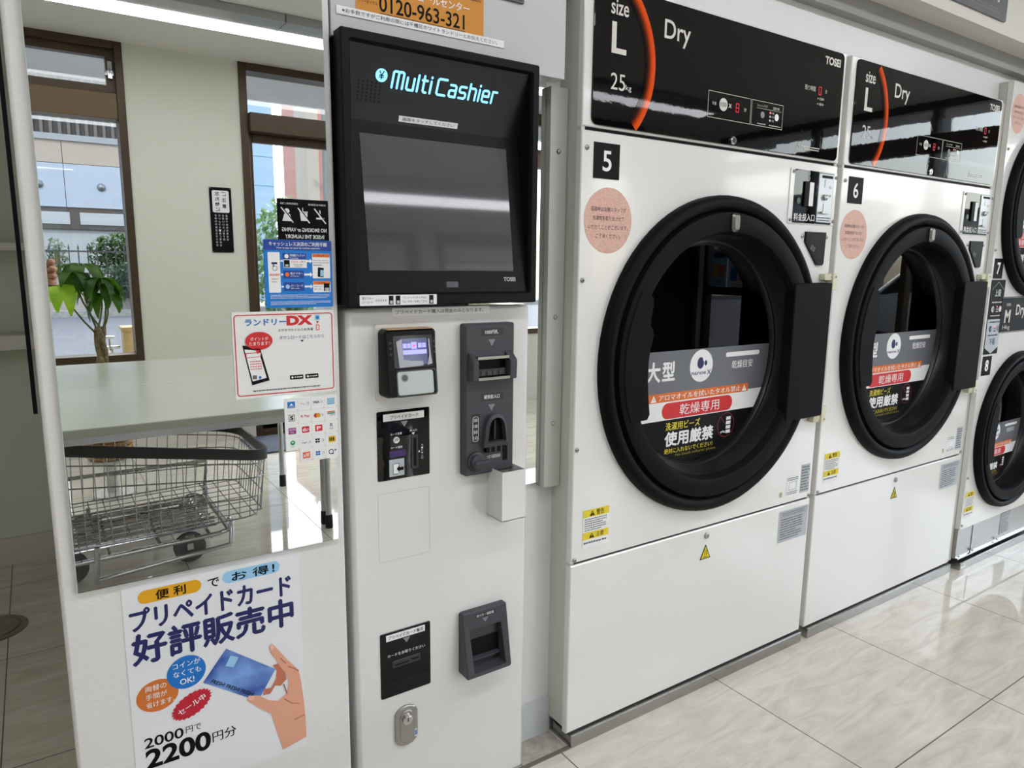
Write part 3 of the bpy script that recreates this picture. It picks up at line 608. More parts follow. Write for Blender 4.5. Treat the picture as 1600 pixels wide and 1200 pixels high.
    b.obj('slot_print', pp, smooth=False); b = MB(); b.frect(.575, .6085, .810, .846, q, SILVERP); b.flat([(.583, .816), (.597, .813), (.597, .835), (.583, .838)], q+.0004, WHITE); b.outline(.583, .597, .814, .837, .001, q+.0005, BLACK); b.flat([(.591, .825), (.597, .832), (.597, .828), (.6065, .828), (.6065, .821), (.597, .821), (.597, .818)], q+.0008, BLACK)
    b.obj('card_picture', pp, smooth=False); b = MB(); b.text('カ', .648, .652, .866, .870, q, WHITE)
    for i, c in enumerate('ード挿入口'): b.text(c, .648, .652, .8605-.0055*i, .8645-.0055*i, q, WHITE)
    b.tri(.643, .856, .004, .005, q, WHITE); b.obj('plate_print', pp, smooth=False)
    b = MB(); b.rr(.6245, .640, .820, .892, .002, 0, .004, GREYDK, .001); b.rr(.629, .6355, .826, .886, .001, .004, .0045, BLACK); b.obj('card_slot', pp)
    # banknote and coin unit
    b = MB(); P = rrpoly(.742, .868, .788, 1.119, .006); b.slab(P, 0, .022, GREYPL, .004); bu = part(b, 'cash_unit'); q = .0226
    for za, zb2, tx, ta, tb, tz in ((1.092, 1.109, '1000円札', .791, .824, 1.085), (.951, .968, '硬貨投入口', .789, .8285, .943)):
        b = MB(); b.frect(.781, .838, za, zb2, q, mat('label_dark', (38, 38, 42), .4)); b.text(tx, ta, tb, za+.004, zb2-.004, q+.0004, WHITE, .012); b.obj('inlet_label', bu, smooth=False)
        b = MB(); b.tri(.8085, tz-.008, .0175, .015, q, GREYTRI, True); b.obj('arrow_mark', bu, smooth=False)
    b = MB(); b.frect(.757, .779, .858, .925, q, mat('label_dark')); b.outline(.7605, .7755, .864, .919, .0008, q+.0003, WHITE, .005)
    for i, s in enumerate(('500', '100', '50', '10')): b.text(s, .763, .773, .9075-.013*i, .9145-.013*i, q+.0003, WHITE)
    b.obj('coin_kind_label', bu, smooth=False)
    b = MB(); b.text('つまり硬貨返却', .796, .832, .821, .8295, q, WHITE, .012); b.obj('return_label', bu, smooth=False); b = MB(); b.frect(.838, .851, .812, .845, q, BLACK); b.obj('return_slot', bu, smooth=False)
    for x0_, x1_ in ((.749, .763), (.842, .860)):
        b = MB(); b.add([(x, -y, z) for x in (x0_, x1_) for y, z in ((.02, 1.060), (.02, .996), (.044, .999), (.046, 1.040))], [(0, 3, 2, 1), (4, 5, 6, 7), (0, 1, 5, 4), (1, 2, 6, 5), (2, 3, 7, 6), (3, 0, 4, 7)], GREYPL)
        b.obj('note_inlet_cheek', bu, bev=.002)
    b = MB(); b.box(.763, .842, -.040, -.022, 1.044, 1.050, STEEL); b.box(.763, .842, -.044, -.020, 1.000, 1.006, CHROME); b.box(.763, .842, -.0235, -.021, 1.006, 1.044, BLACK); b.box(.768, .837, -.032, -.022, 1.008, 1.022, GREYDK)
    for i in range(4): b.box(.775+.015*i, .784+.015*i, -.034, -.022, 1.009, 1.018, GREYPL)
    b.obj('note_inlet', bu)
    O = [(.783, .850), (.789, .900)]+[(.8145-.0235*math.cos(a), .900+.022*math.sin(a)) for a in [PI*i/14 for i in range(1, 14)]]+[(.840, .900), (.846, .850)]
    O = O[::-1]; I2 = [(.8145+(x-.8145)*.76, .886+(z-.886)*(.80 if z > .886 else .70)) for x, z in O]; n = len(O)
    V = [(x, -d, z) for R, d in ((O, .022), ([(x, z) for x, z in O], .034), (I2, .038), (I2, .022)) for x, z in R]
    b = MB(); b.add(V, [(k*n+i, k*n+(i+1) % n, (k+1)*n+(i+1) % n, (k+1)*n+i) for k in range(3) for i in range(n)], GREYPL); b.flat(I2, .0228, BLACK)
    b.box(.811, .814, -.031, -.022, .866, .908, GREYDK); b.box(.790, .840, -.032, -.022, .838, .850, BLACK)
    for x in (.800, .814, .828): b.box(x-.002, x+.002, -.033, -.022, .838, .850, GREYPL)
    b.obj('coin_inlet', bu)
    b = MB(); b.lathe([(.022, .022), (.022, .026), (.020, .027)], .769, .820, GREYDK, 28, True); b.lathe([(.016, .026), (.016, .034), (.014, .036)], .769, .820, GREYPL, 28, True); b.box(.758, .797, -.042, -.034, .816, .824, GREYPL); b.obj('coin_return_lever', bu, bev=.001)
    # fine lines and lower fittings
    b = MB(); b.outline(.549, .667, .627, .776, .0008, .0004, mat('panel_line', (170, 168, 164), .5), .003); part(b, 'service_hatch', smooth=False)
    b = MB(); x0_, x1_, za, zb2 = .811, .873, .685, .797
    b.box(x0_, x1_, -.064, -.0625, za, zb2, SMWHITE); b.box(x0_, x0_+.0015, -.0625, 0, za, zb2, SMWHITE); b.box(x1_-.0015, x1_, -.0625, 0, za, zb2, SMWHITE); b.box(x0_, x1_, -.064, 0, za, za+.0015, SMWHITE); part(b, 'receipt_bin')
    b = MB(); b.rr(.547, .6655, .317, .468, .004, 0, .0015, BLKGLOSS, .0005); vp = part(b, 'card_vending_plate'); q = .002
    b = MB(); b.frect(.5605, .652, .448, .4625, q, WHITE, .001); b.text('プリペイドカード販売', .565, .648, .4505, .4595, q+.0004, BLACK, .015); b.tri(.608, .440, .017, .012, q, GREYTRI, True); b.obj('title_print', vp, smooth=False); b = MB(); b.text('カードをお取りください', .563, .652, .410, .417, q, WHITE); b.obj('plate_print', vp, smooth=False)
    b = MB(); b.rr(.574, .640, .383, .399, .001, 0, .003, GREYDK, .001); b.frect(.579, .613, .388, .391, .0034, BLACK); b.frect(.619, .636, .389, .393, .0034, BLACK); b.obj('card_outlet', vp)
    # change and receipt outlet
    P = [(.738, .318), (.858, .318), (.858, .40), (.858, .465), (.738, .465)]
    b = MB(); P = rrpoly(.738, .858, .316, .466, .006); I = rrpoly(.757, .842, .328, .422, .002)[:]; n = len(P)
    def dd(z): return .016 if z > .41 else .016+.024*min(1, (.41-z)/.06)
    O2 = inset(P, .003)
    V = [(x, 0, z) for x, z in P]+[(x, -dd(z)+.003, z) for x, z in P]+[(x, -dd(z), z) for x, z in O2]+[(x, -dd(z), z) for x, z in I]+[(x, -.002 if z > .4 else -.010, z) for x, z in I]
    b.add(V, [(k*n+i, k*n+(i+1) % n, (k+1)*n+(i+1) % n, (k+1)*n+i) for k in range(4) for i in range(n)], GREYPL); b.add(V[4*n:], [tuple(range(n))], GREYDK)
    ch = part(b, 'change_outlet'); q = .0166
    b = MB(); b.frect(.772, .826, .447, .458, q, mat('label_dark')); b.text('おつり・領収書', .776, .8215, .4495, .456, q+.0004, WHITE, .02); b.tri(.799, .439, .0165, .011, q, GREYTRI, True); b.obj('outlet_print', ch, smooth=False)
    b = MB(); b.box(.759, .840, -.018, .002, .346, .350, GREYPL); b.box(.759, .840, -.008, -.0022, .352, .392, BLACK); b.obj('outlet_flap', ch)
    # lock
    b = MB(); P = ell(.604, .264, .027, .022, 20, 0, 180)+ell(.604, .212, .027, .022, 20, 180, 360); b.slab(P, 0, .006, STEEL, .002)
    b.slab([(x*.62+.604*.38, z*.80+.2*.236) for x, z in P], .006, .008, STEEL, .001); lk = part(b, 'lock_plate')
    b = MB(); b.lathe([(.0115, .008), (.0115, .012), (.009, .013)], .604, .256, CHROME, 24, True); b.frect(.603, .605, .252, .262, .0135, BLACK); b.obj('keyhole', lk)
    b = MB(); b.frect(.622, .6275, .206, .224, .0066, WHITE); b.frect(.623, .6265, .209, .221, .007, BLUE); b.obj('lock_mark', lk, smooth=False)
machine()
# ------------------------------------------------------------------ tumble dryers
def holed(b, x0, x1, z0, z1, cx, cz, r, d, m, n=72):
    """a rectangle with a round hole, facing the viewer"""
    A = sorted(set([2*PI*i/n for i in range(n)]+[math.atan2(z-cz, x-cx) % (2*PI) for x in (x0, x1) for z in (z0, z1)]))
    C = [(cx+r*math.cos(a), cz+r*math.sin(a)) for a in A]; R = []
    for a in A:
        c, s = math.cos(a), math.sin(a)
        t = min(((x1-cx)/c if c > 1e-9 else (x0-cx)/c if c < -1e-9 else 1e9), ((z1-cz)/s if s > 1e-9 else (z0-cz)/s if s < -1e-9 else 1e9))
        R.append((cx+c*t, cz+s*t))
    b.ring(R, C, d, m)
def screw(parent, x, z, d=0., r=.006, loc=None):
    b = MB(); b.lathe([(r, d), (r, d+.002), (r*.7, d+.0042), (r*.25, d+.005)], x, z, ZINC, 12, True); b.frect(x-r*.6, x+r*.6, z-.0006, z+.0006, d+.0052, GREYDK); b.frect(x-.0006, x+.0006, z-r*.6, z+r*.6, d+.0052, GREYDK)
    return b.obj('screw', parent, loc=loc)
def door(parent, cx, cz, k, OX, hinge):
    """round dryer door; k scales it. hinge = right-hand hinge block (x0, x1, z0, z1) or None"""
    L = (-OX, 0, 0)
    def P(*q): return [(r*k, d) for r, d in q]
    b = MB(); b.lathe(P((.434, .001), (.434, .008), (.431, .020), (.422, .029), (.411, .031), (.402, .027), (.397, .019)), cx, cz, DOORRING)
    b.lathe(P((.397, .019), (.393, .012), (.390, .019)), cx, cz, BLACK)
    dr = b.obj('door', parent, loc=L)
    b = MB(); b.lathe(P((.390, .019), (.388, .029), (.383, .031), (.347, .032), (.339, .029), (.334, .020), (.331, .008)), cx, cz, DOORPL); b.obj('door_face', dr)
    b = MB(); b.lathe(P((.331, .008), (.326, -.030), (.318, -.046), (.312, -.046), (.308, -.052), (.305, -.062)), cx, cz, mat('black_bowl', (13, 13, 15), .3, spec=.4)); b.obj('door_bowl', dr)
    GP = [(-.290, -.138), (-.282, -.125), (-.285, -.105), (-.290, -.07), (-.293, -.03), (-.293, .01), (-.289, .04), (-.283, .06), (-.279, .075), (-.283, .09), (-.292, .10), (-.289, .125), (-.284, .150), (-.286, .172)]
    A = [math.radians(a) for a in range(150, 203, 4)]
    b = MB(); b.slab([(cx+x*k, cz+z*k) for x, z in GP]+[(cx+.374*k*math.cos(a), cz+.374*k*math.sin(a)) for a in A], .006, .0345, DOORPL, .002); b.obj('door_grip', dr)
    b = MB(); b.lathe([(.0, -.066), (.307*k, -.066)], cx, cz, DRYGLASS); b.f = []; b.m = []; b.v = []
    b.flat(ell(cx, cz, .306*k, n=64), -.060, DRYGLASS); b.obj('door_glass', dr, smooth=False)
    b = MB(); b.rr(cx-.0155*k, cx+.0155*k, cz+.338*k, cz+.387*k, .012*k, .030, .042, mat('latch_steel', (128, 124, 118), .3, 1.), .006); b.obj('latch_cap', dr)
    if hinge:
        x0, x1, z0, z1 = hinge
        b = MB(); b.rr(x0, x1, z0, z1, .004, .002, .036, DOORPL, .003); b.obj('hinge_cover', dr)
    # printed film on the glass, trimmed to the round pane
    R = .304*k
    def clip(x, z): 
        h = math.sqrt(max(0, R*R-(z-cz)**2)); return max(cx-h, min(cx+h, x))
    def band(b, z0, z1, d, m, x0=-9, x1=9):
        Z = [z0+(z1-z0)*i/10 for i in range(11)]
        b.flat([(clip(x1, z), z) for z in Z]+[(clip(x0, z), z) for z in Z[::-1]], d, m)
    def X(x): return cx+(x-1.555)*k
    def Z(z): return cz+(z-.995)*k
    d = -.0585; b = MB(); band(b, Z(.868), Z(1.013), d, mat('film_grey', (108, 110, 116), .3)); band(b, Z(.82), Z(.878), d+.0003, WHITE); band(b, Z(.692), Z(.82), d, mat('film_black', (12, 12, 14), .3, spec=.12))
    d1 = d+.0006
    b.flat(ell(X(1.560), Z(.964), .0475*k, .0465*k), d1, WHITE); b.flat(ell(X(1.556), Z(.972), .0135*k, .0165*k), d1+.0004, NAVY); b.flat(ell(X(1.5775), Z(.971), .0058*k, .0075*k), d1+.0004, NAVY); b.flat(ell(X(1.570), Z(.982), .0055*k, .006*k), d1+.0006, WHITE)
    b.text('nanoe', X(1.521), X(1.580), Z(.939), Z(.947), d1+.0004, NAVY, .012); b.text('X', X(1.584), X(1.601), Z(.937), Z(.951), d1+.0004, NAVY, .02)
    b.text('大', X(1.345), X(1.397), Z(.930), Z(.984), d1, WHITE, .04); b.text('型', X(1.406), X(1.453), Z(.932), Z(.983), d1, WHITE, .04)
    b.frect(X(1.663), X(1.815), Z(.982), Z(.9955), d1, WHITE, .006*k); b.text('乾燥目安', X(1.692), X(1.786), Z(.946), Z(.970), d1, WHITE, .02)
    band(b, Z(.872), Z(.897), d1, ORANGE, X(1.2), X(1.772)); b.text('アロマオイルを拭いたタオル禁止', X(1.396), X(1.737), Z(.876), Z(.893), d1+.0004, WHITE, .02)
    for x in (1.3765, 1.754): b.tri(X(x), Z(.884), .022*k, .019*k, d1+.0004, WHITE); b.frect(X(x)-.001, X(x)+.001, Z(.880), Z(.887), d1+.0008, ORANGE)
    b.frect(X(1.410), X(1.703), Z(.8225), Z(.868), d1, RED, .022*k); b.text('乾燥専用', X(1.480), X(1.645), Z(.829), Z(.861), d1+.0004, WHITE, .0)
    b.text('洗濯用ビーズ', X(1.428), X(1.567), Z(.789), Z(.812), d1, YELLOW, .02); b.text('使用厳禁', X(1.427), X(1.625), Z(.744), Z(.784), d1, WHITE, .05)
    b.text('絶対に入れないでください！', X(1.427), X(1.625), Z(.722), Z(.737), d1, YELLOW, .015); b.text('No beads softener please', X(1.472), X(1.640), Z(.7085), Z(.719), d1, mat('print_dim_yellow', (150, 136, 40), .5))
    cr = mat('print_dark_red', (150, 40, 50), .5); b.ring(ell(X(1.681), Z(.778), .037*k), ell(X(1.681), Z(.778), .0355*k), d1, cr); b.flat([(X(1.656), Z(.803)), (X(1.657), Z(.8045)), (X(1.706), Z(.7535)), (X(1.705), Z(.752))][::-1], d1, cr)
    for i in range(4): b.frect(X(1.681), X(1.701), Z(.752+.0135*i), Z(.762+.0135*i), d1+.0004, WHITE)
    for i in range(3): b.flat(ell(X(1.661+.007*i), Z(.757+.002*(i % 2)), .003*k, n=8), d1+.0004, WHITE)
    b.obj('glass_film', dr, smooth=False)
    # dark drum behind the glass
    b = MB(); b.lathe([(.33*k, -.03), (.36*k, -.10), (.36*k, -.55)], cx, cz, DRUM, 48, True); b.obj('drum', dr)
    return dr
def notice(b, cx, cz, rx, rz, d):
    b.flat(ell(cx, cz, rx, rz, 48), d, mottle('pink_speckle', (208, 158, 142), (222, 184, 170), 420, .5, 2))
    TM = mat('print_dark_brown', (74, 60, 66), .5)
    for i, (tx, w) in enumerate((('混雑時は店舗スタッフが', .74), ('洗濯物を取り出させて', .66), ('いただくことがございます。', .84), ('ご了承ください。', .52))):
        b.text(tx, cx-rx*w, cx+rx*w, cz+rz*(.27-.27*i), cz+rz*(.41-.27*i), d+.0004, TM)
def caution(b, x0, x1, z0, z1, d, seed):
    h = z1-z0; w = x1-x0; b.frect(x0, x1, z0, z1, d, WHITE); d1 = d+.0003
    for a, c, tx in ((.80, 1., '警告'), (.22, .41, '注意')):
        b.frect(x0, x1, z0+h*a, z0+h*c, d1, WARN); b.text(tx, x0+w*.5, x0+w*.8, z0+h*(a+.03), z0+h*(c-.03), d1+.0003, BLACK, .02); b.warn(x0+w*.34, z0+h*(a+c)/2, w*.19, d1+.0003, BLACK, WARN)
    b.dashes(x0+w*.06, x1-w*.06, z0+h*.43, z0+h*.78, 6, d1, TXTGREY, seed); b.dashes(x0+w*.04, x1-w*.04, z0+h*.08, z0+h*.18, 1, d1, TXTGREY, seed+1)
def spec_label(b, x0, x1, z0, z1, d, seed):
    w = x1-x0; h = z1-z0; b.frect(x0, x1, z0, z1, d, SILVERP); b.outline(x0+w*.05, x1-w*.05, z0+h*.80, z0+h*.95, .001, d+.0003, TXTGREY); b.dashes(x0+w*.1, x1-w*.1, z0+h*.82, z0+h*.93, 2, d+.0003, TXTGREY, seed)
    b.dashes(x0+w*.06, x0+w*.86, z0+h*.06, z0+h*.76, 9, d+.0003, TXTGREY, seed+3)
def big_dryer(X0, label):
    OX = 1.055; L = (-OX, 0, 0)
    t = thing('tumble_dryer', label, 'dryer', (X0, 1.30, 0), group='large tumble dryers in the row')
    def part(b, n, **k): return b.obj(n, t, loc=L, **k)
    x0, x1 = 1.055, 2.050; cx, cz = 1.555, .996
    b = MB()
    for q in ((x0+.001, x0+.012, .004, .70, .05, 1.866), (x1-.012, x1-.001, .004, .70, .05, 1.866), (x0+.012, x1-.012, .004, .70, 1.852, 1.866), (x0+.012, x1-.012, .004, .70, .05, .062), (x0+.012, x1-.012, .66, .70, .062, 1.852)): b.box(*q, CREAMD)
    b.box(x0+.012, x1-.012, .008, .03, 1.536, 1.566, BLACK); b.box(x0+.012, x1-.012, .008, .03, .49, .516, BLACK)
    for z in (1.30, .42): b.lathe([(.002, .0), (.002, .0), (.0005, 0)], x0, z, ZINC, 6)
    part(b, 'cabinet', bev=.002)
    def skin(b, za, zb, hole=None):
        e = .0025
        if hole: holed(b, x0+e, x1-e, za+e, zb-e, cx, cz, .345, 0, CREAM)
        else: b.flat([(x0+e, za+e), (x1-e, za+e), (x1-e, zb-e), (x0+e, zb-e)], 0, CREAM)
        O = [(x0, za), (x1, za), (x1, zb), (x0, zb)]; I = [(x0+e, za+e), (x1-e, za+e), (x1-e, zb-e), (x0+e, zb-e)]
        V = [(x, .018, z) for x, z in O]+[(x, e, z) for x, z in O]+[(x, 0, z) for x, z in I]
        b.add(V, [(k*4+i, k*4+(i+1) % 4, (k+1)*4+(i+1) % 4, (k+1)*4+i) for k in range(2) for i in range(4)], CREAM)
        return b
    fas = part(skin(MB(), 1.553, 1.866), 'fascia')
    part(skin(MB(), .507, 1.545, True), 'front_panel'); part(skin(MB(), .039, .501), 'lower_panel')
    # control panel
    b = MB(); b.rr(1.080, 2.0335, 1.558, 1.8605, .016, 0, .004, BLKGLOSS, .001); cp = part(b, 'control_panel'); d = .0046
    b = MB(); N = 40; az0, az1 = -42, 46; C = (1.058, 1.702); R0, R1 = .178, .212
    cols = [(14, 10, 10), (46, 18, 10), (104, 36, 12), (180, 62, 18), (224, 82, 26), (226, 88, 34)]
    for k, c in enumerate(cols):
        ra, rb = R0+(R1-R0)*k/6, R0+(R1-R0)*(k+1)/6
        P = []; Q = []
        for i in range(N+1):
            a = math.radians(az0+(az1-az0)*i/N); P.append((C[0]+ra*math.cos(a), min(1.858, C[1]+ra*math.sin(a)*1.02))); Q.append((C[0]+rb*math.cos(a), min(1.858, C[1]+rb*math.sin(a)*1.02)))
        b.add([(x, -d, z) for x, z in P]+[(x, -d, z) for x, z in Q], [(i, N+1+i, N+2+i, i+1) for i in range(N)], mat('arc_orange_%d' % k, c, .03, ior=1.3))
    b.obj('orange_arc', cp, smooth=False)
    b = MB(); PR = mat('panel_print', (214, 210, 200), .5)
    b.text('size', 1.127, 1.180, 1.8, 1.832, d, PR, .012, 5); b.text('L', 1.131, 1.176, 1.718, 1.785, d, PR, .02, 5); b.obj('size_lettering', cp, smooth=False); b = MB(); b.text('25', 1.132, 1.176, 1.640, 1.676, d, PR, .0, 5); b.text('kg', 1.178, 1.196, 1.640, 1.655, d, PR)
    b.obj('capacity_lettering', cp, smooth=False); b = MB(); b.text('Dry', 1.295, 1.384, 1.764, 1.820, d, PR, .01, 5); b.obj('dry_lettering', cp, smooth=False); b = MB(); b.text('TOSEI', 1.938, 2.014, 1.819, 1.841, d, PR, .04, 5)
    b.obj('maker_lettering', cp, smooth=False); b = MB(); b.outline(1.458, 1.625, 1.618, 1.6825, .0012, d, PR)
    b.text('料金', 1.474, 1.490, 1.6495, 1.658, d, PR); b.flat(ell(1.5165, 1.6545, .0158), d, PR); b.text('100', 1.5055, 1.5275, 1.649, 1.660, d+.0004, BLACK); b.text('×', 1.537, 1.548, 1.649, 1.660, d, PR); b.text('分', 1.597, 1.608, 1.647, 1.657, d, PR); b.obj('price_print', cp, smooth=False)
    b = MB(); b.outline(1.6285, 1.762, 1.618, 1.6825, .0012, d, PR)
    b.text('フレッシュアロマ', 1.651, 1.694, 1.6675, 1.674, d, PR); b.text('温度切替', 1.718, 1.746, 1.667, 1.674, d, PR); b.frect(1.65, 1.755, 1.6635, 1.6643, d, PR)
    b.flat(ell(1.675, 1.648, .0085), d, GREYTRI); b.flat(ell(1.736, 1.648, .0092), d, WHITE)
    for i in range(3): b.text('中温', 1.714, 1.724, 1.6545-.010*i, 1.6595-.010*i, d, PR); b.flat(ell(1.7075, 1.657-.010*i, .003, n=12), d, PR if i else mat('led_pink', (240, 120, 130), .4, emit=(255, 90, 110), es=.8))
    b.dashes(1.655, 1.692, 1.622, 1.627, 1, d, PR, 3); b.dashes(1.705, 1.757, 1.622, 1.627, 1, d, PR, 5)
    b.obj('option_print', cp, smooth=False); b = MB(); b.text('残り時間', 1.852, 1.902, 1.738, 1.752, d, PR); b.text('分', 1.949, 1.9585, 1.739, 1.750, d, PR)
    for i, tx in enumerate(('乾燥中', '運転中')): b.flat(ell(1.917, 1.7215-.0145*i, .0022, n=10), d, PR); b.text(tx, 1.924, 1.946, 1.718-.0145*i, 1.7255-.0145*i, d, PR)
    b.obj('time_print', cp, smooth=False); b = MB(); P = [(1.8305, 1.5755), (1.8515, 1.5755), (1.841, 1.595)]; b.ring(P, inset(P, .0015), d, PR); b.frect(1.8402, 1.8418, 1.5805, 1.588, d, PR)
    b.dashes(1.855, 1.945, 1.5755, 1.588, 2, d, PR, 8); b.obj('safety_print', cp, smooth=False)
    def seg(b, x, z, w, h, on, m):
        q = h*.065
        S7 = dict(a=(x, x+w, z+h-q, z+h), g=(x, x+w, z+h/2-q/2, z+h/2+q/2), d=(x, x+w, z, z+q), f=(x, x+q, z+h/2, z+h), b=(x+w-q, x+w, z+h/2, z+h), e=(x, x+q, z, z+h/2), c=(x+w-q, x+w, z, z+h/2))
        for k in on: b.frect(*S7[k], d, m)
    LED = mat('led_red', (200, 20, 40), .4, emit=(210, 20, 45), es=.7)
    b = MB(); seg(b, 1.565, 1.642, .0125, .022, 'abcdefg', LED); b.obj('price_digit', cp, smooth=False)
    b = MB(); seg(b, 1.918, 1.732, .0125, .022, 'abcdef', LED); b.obj('time_digit', cp, smooth=False)
    b = MB(); b.lathe([(.0105, .004), (.0105, .008), (.0085, .010)], 1.561, 1.570, CHROME, 20, True); b.frect(1.560, 1.562, 1.565, 1.575, .0105, BLACK); b.obj('panel_lock', cp)
    # plates, labels, fittings
    b = MB(); b.rr(1.091, 1.170, 1.4415, 1.5215, .0, 0, .0015, BLACK); npl = part(b, 'number_plate', smooth=False)
    b = MB(); notice(b, 1.1415, 1.347, .074, .076, .0008); part(b, 'pink_notice', smooth=False)
    b = MB(); b.rr(1.820, 2.046, 1.369, 1.524, .004, 0, .003, CREAM, .001); cu = part(b, 'coin_unit')
    b = MB(); b.frect(1.839, 2.030, 1.3715, 1.5215, .0034, BLKGLOSS); b.text('料金投入口', 1.846, 1.946, 1.378, 1.399, .0039, WHITE, .02); b.obj('coin_plate', cu, smooth=False)
    b = MB(); b.rr(1.885, 1.928, 1.419, 1.490, .001, .0034, .008, BLACK); b.rr(1.906, 1.926, 1.421, 1.488, .001, .008, .0085, WHITE); b.flat(ell(1.864, 1.434, .009), .0039, mat('green_lamp', (16, 70, 36), .3)); b.obj('card_window', cu, smooth=False)
    b = MB(); b.rr(1.953, 2.026, 1.377, 1.517, .002, .0034, .006, mat('coin_mech_steel', (190, 192, 196), .3, .6), .001); b.frect(1.966, 2.020, 1.505, 1.513, .0064, BLACK); b.frect(1.981, 1.983, 1.478, 1.502, .0064, BLACK); b.frect(1.981, 1.983, 1.405, 1.432, .0064, BLACK)
    b.lathe([(.009, .006), (.009, .012), (.007, .013)], 1.985, 1.450, STEEL, 16, True); b.box(1.968, 2.010, -.014, -.006, 1.402, 1.408, STEEL); b.text('投入', 2.004, 2.018, 1.476, 1.484, .0064, BLACK); b.text('返却', 2.004, 2.018, 1.452, 1.459, .0064, BLACK); b.dashes(1.957, 2.022, 1.379, 1.394, 2, .0064, TXTGREY, 4); b.obj('coin_slot', cu)
    for x, z in ((1.832, 1.514), (2.040, 1.510), (1.829, 1.379), (2.041, 1.382)): screw(cu, x, z, .003, .005)
    b = MB(); P = [(1.976, 1.250), (2.003, 1.250), (2.009, 1.256), (2.011, 1.348), (1.910, 1.348), (1.909, 1.318), (1.972, 1.252)][::1]
    b.slab(P, 0, .006, BLKPL, .001); Q = inset(P, .006); b.flat(Q, .0064, BLKPL); b.text('返却', 1.934, 1.957, 1.292, 1.308, .0068, GREYTRI, rot=-.5); part(b, 'coin_return_cup')
    for x, z in ((1.071, 1.507), (1.067, 1.208), (1.065, .800), (1.066, .516), (1.897, 1.334), (2.019, 1.334), (2.038, .516), (2.042, 1.21)): screw(t, x, z, 0, .006, L)
    b = MB(); caution(b, 1.091, 1.176, .540, .640, .0008, 11); part(b, 'caution_label', smooth=False)
    b = MB(); spec_label(b, 1.892, 2.042, .379, .483, .0008, 21); part(b, 'specification_label', smooth=False)
    b = MB(); P = [(1.531, .407), (1.576, .407), (1.5535, .452)]; b.flat(P, .0008, BLACK); b.flat(inset(P, .003), .0012, WARN); b.frect(1.544, 1.563, .4125, .4145, .0016, BLACK); b.tube([(1.550, -.0016, .418), (1.552, -.0016, .426), (1.550, -.0016, .434)], .0008, BLACK, 5); b.tube([(1.557, -.0016, .418), (1.559, -.0016, .426), (1.557, -.0016, .434)], .0008, BLACK, 5); part(b, 'heat_warning_label', smooth=False)
    b = MB(); b.lathe([(.009, 0), (.009, .004), (.007, .006)], 1.5535, .478, ZINC, 18, True); b.frect(1.553, 1.5545, .473, .483, .0064, BLACK); part(b, 'panel_lock')
    b = MB(); b.frect(1.918, 1.979, .530, .592, .0006, WHITE); b.dashes(1.921, 1.976, .578, .59, 2, .001, TXTGREY, 2); b.outline(1.930, 1.968, .548, .574, .001, .001, TXTGREY); b.dashes(1.921, 1.976, .532, .544, 2, .001, TXTGREY, 4); b.frect(1.884, 1.898, .532, .548, .0006, mat('tiny_tag', (176, 172, 140), .5)); part(b, 'wiring_label', smooth=False)
    b = MB(); b.frect(1.989, 2.036, .529, .622, .0006, SILVERP); b.dashes(1.992, 2.033, .533, .618, 9, .001, TXTGREY, 7); part(b, 'rating_label', smooth=False)
    dr = door(t, cx, cz, 1., OX, (1.836, 2.018, .787, 1.198))
    HM = mat('ivory_hinge', (214, 212, 184), .4)
    for z, s in ((1.205, 1), (.782, -1)):
        b = MB(); b.box(2.000, 2.058, -.020, -.001, min(z, z+.020*s), max(z, z+.020*s), HM); b.box(2.034, 2.058, -.026, -.001, min(z-.03*s, z+.022*s), max(z-.03*s, z+.022*s), HM)
        for x in (2.020, 2.046): b.lathe([(.004, .028), (.003, .030)], x, z+.011*s, ZINC, 8, True)
        part(b, 'hinge_bracket', bev=.002)
    b = MB()
    for q in ((1.064, 2.050, -.010, -.007, 0, .034), (1.064, 2.050, -.007, .06, .031, .034), (1.064, 1.067, -.007, .36, 0, .034), (2.047, 2.050, -.007, .36, 0, .034)): b.box(*q, STEEL)
    b.box(1.08, 2.04, .06, .6, 0, .05, BLACK); part(b, 'plinth', bev=.001)
    return t, npl
d5, n5 = big_dryer(1.055, 'large cream tumble dryer with the number 5 plate')
d6 = copy_tree(d5); d6.location.x = 2.077; d6['label'] = 'large cream tumble dryer with the number 6 plate'
for root, s in ((d5, '5'), (d6, '6')):
    pl = [c for c in root.children if c.name.startswith('number_plate')][0]
    b = MB(); b.text(s, 1.1175, 1.1445, 1.4585, 1.5045, .0021, WHITE, .012, 6); b.obj('plate_digit', pl, smooth=False)
struct('trim_7', boxes([(2.051, 2.076, 1.335, 1.36, .0, 1.86), (3.073, 3.1045, 1.306, 1.33, .04, 1.86)], CREAMD))
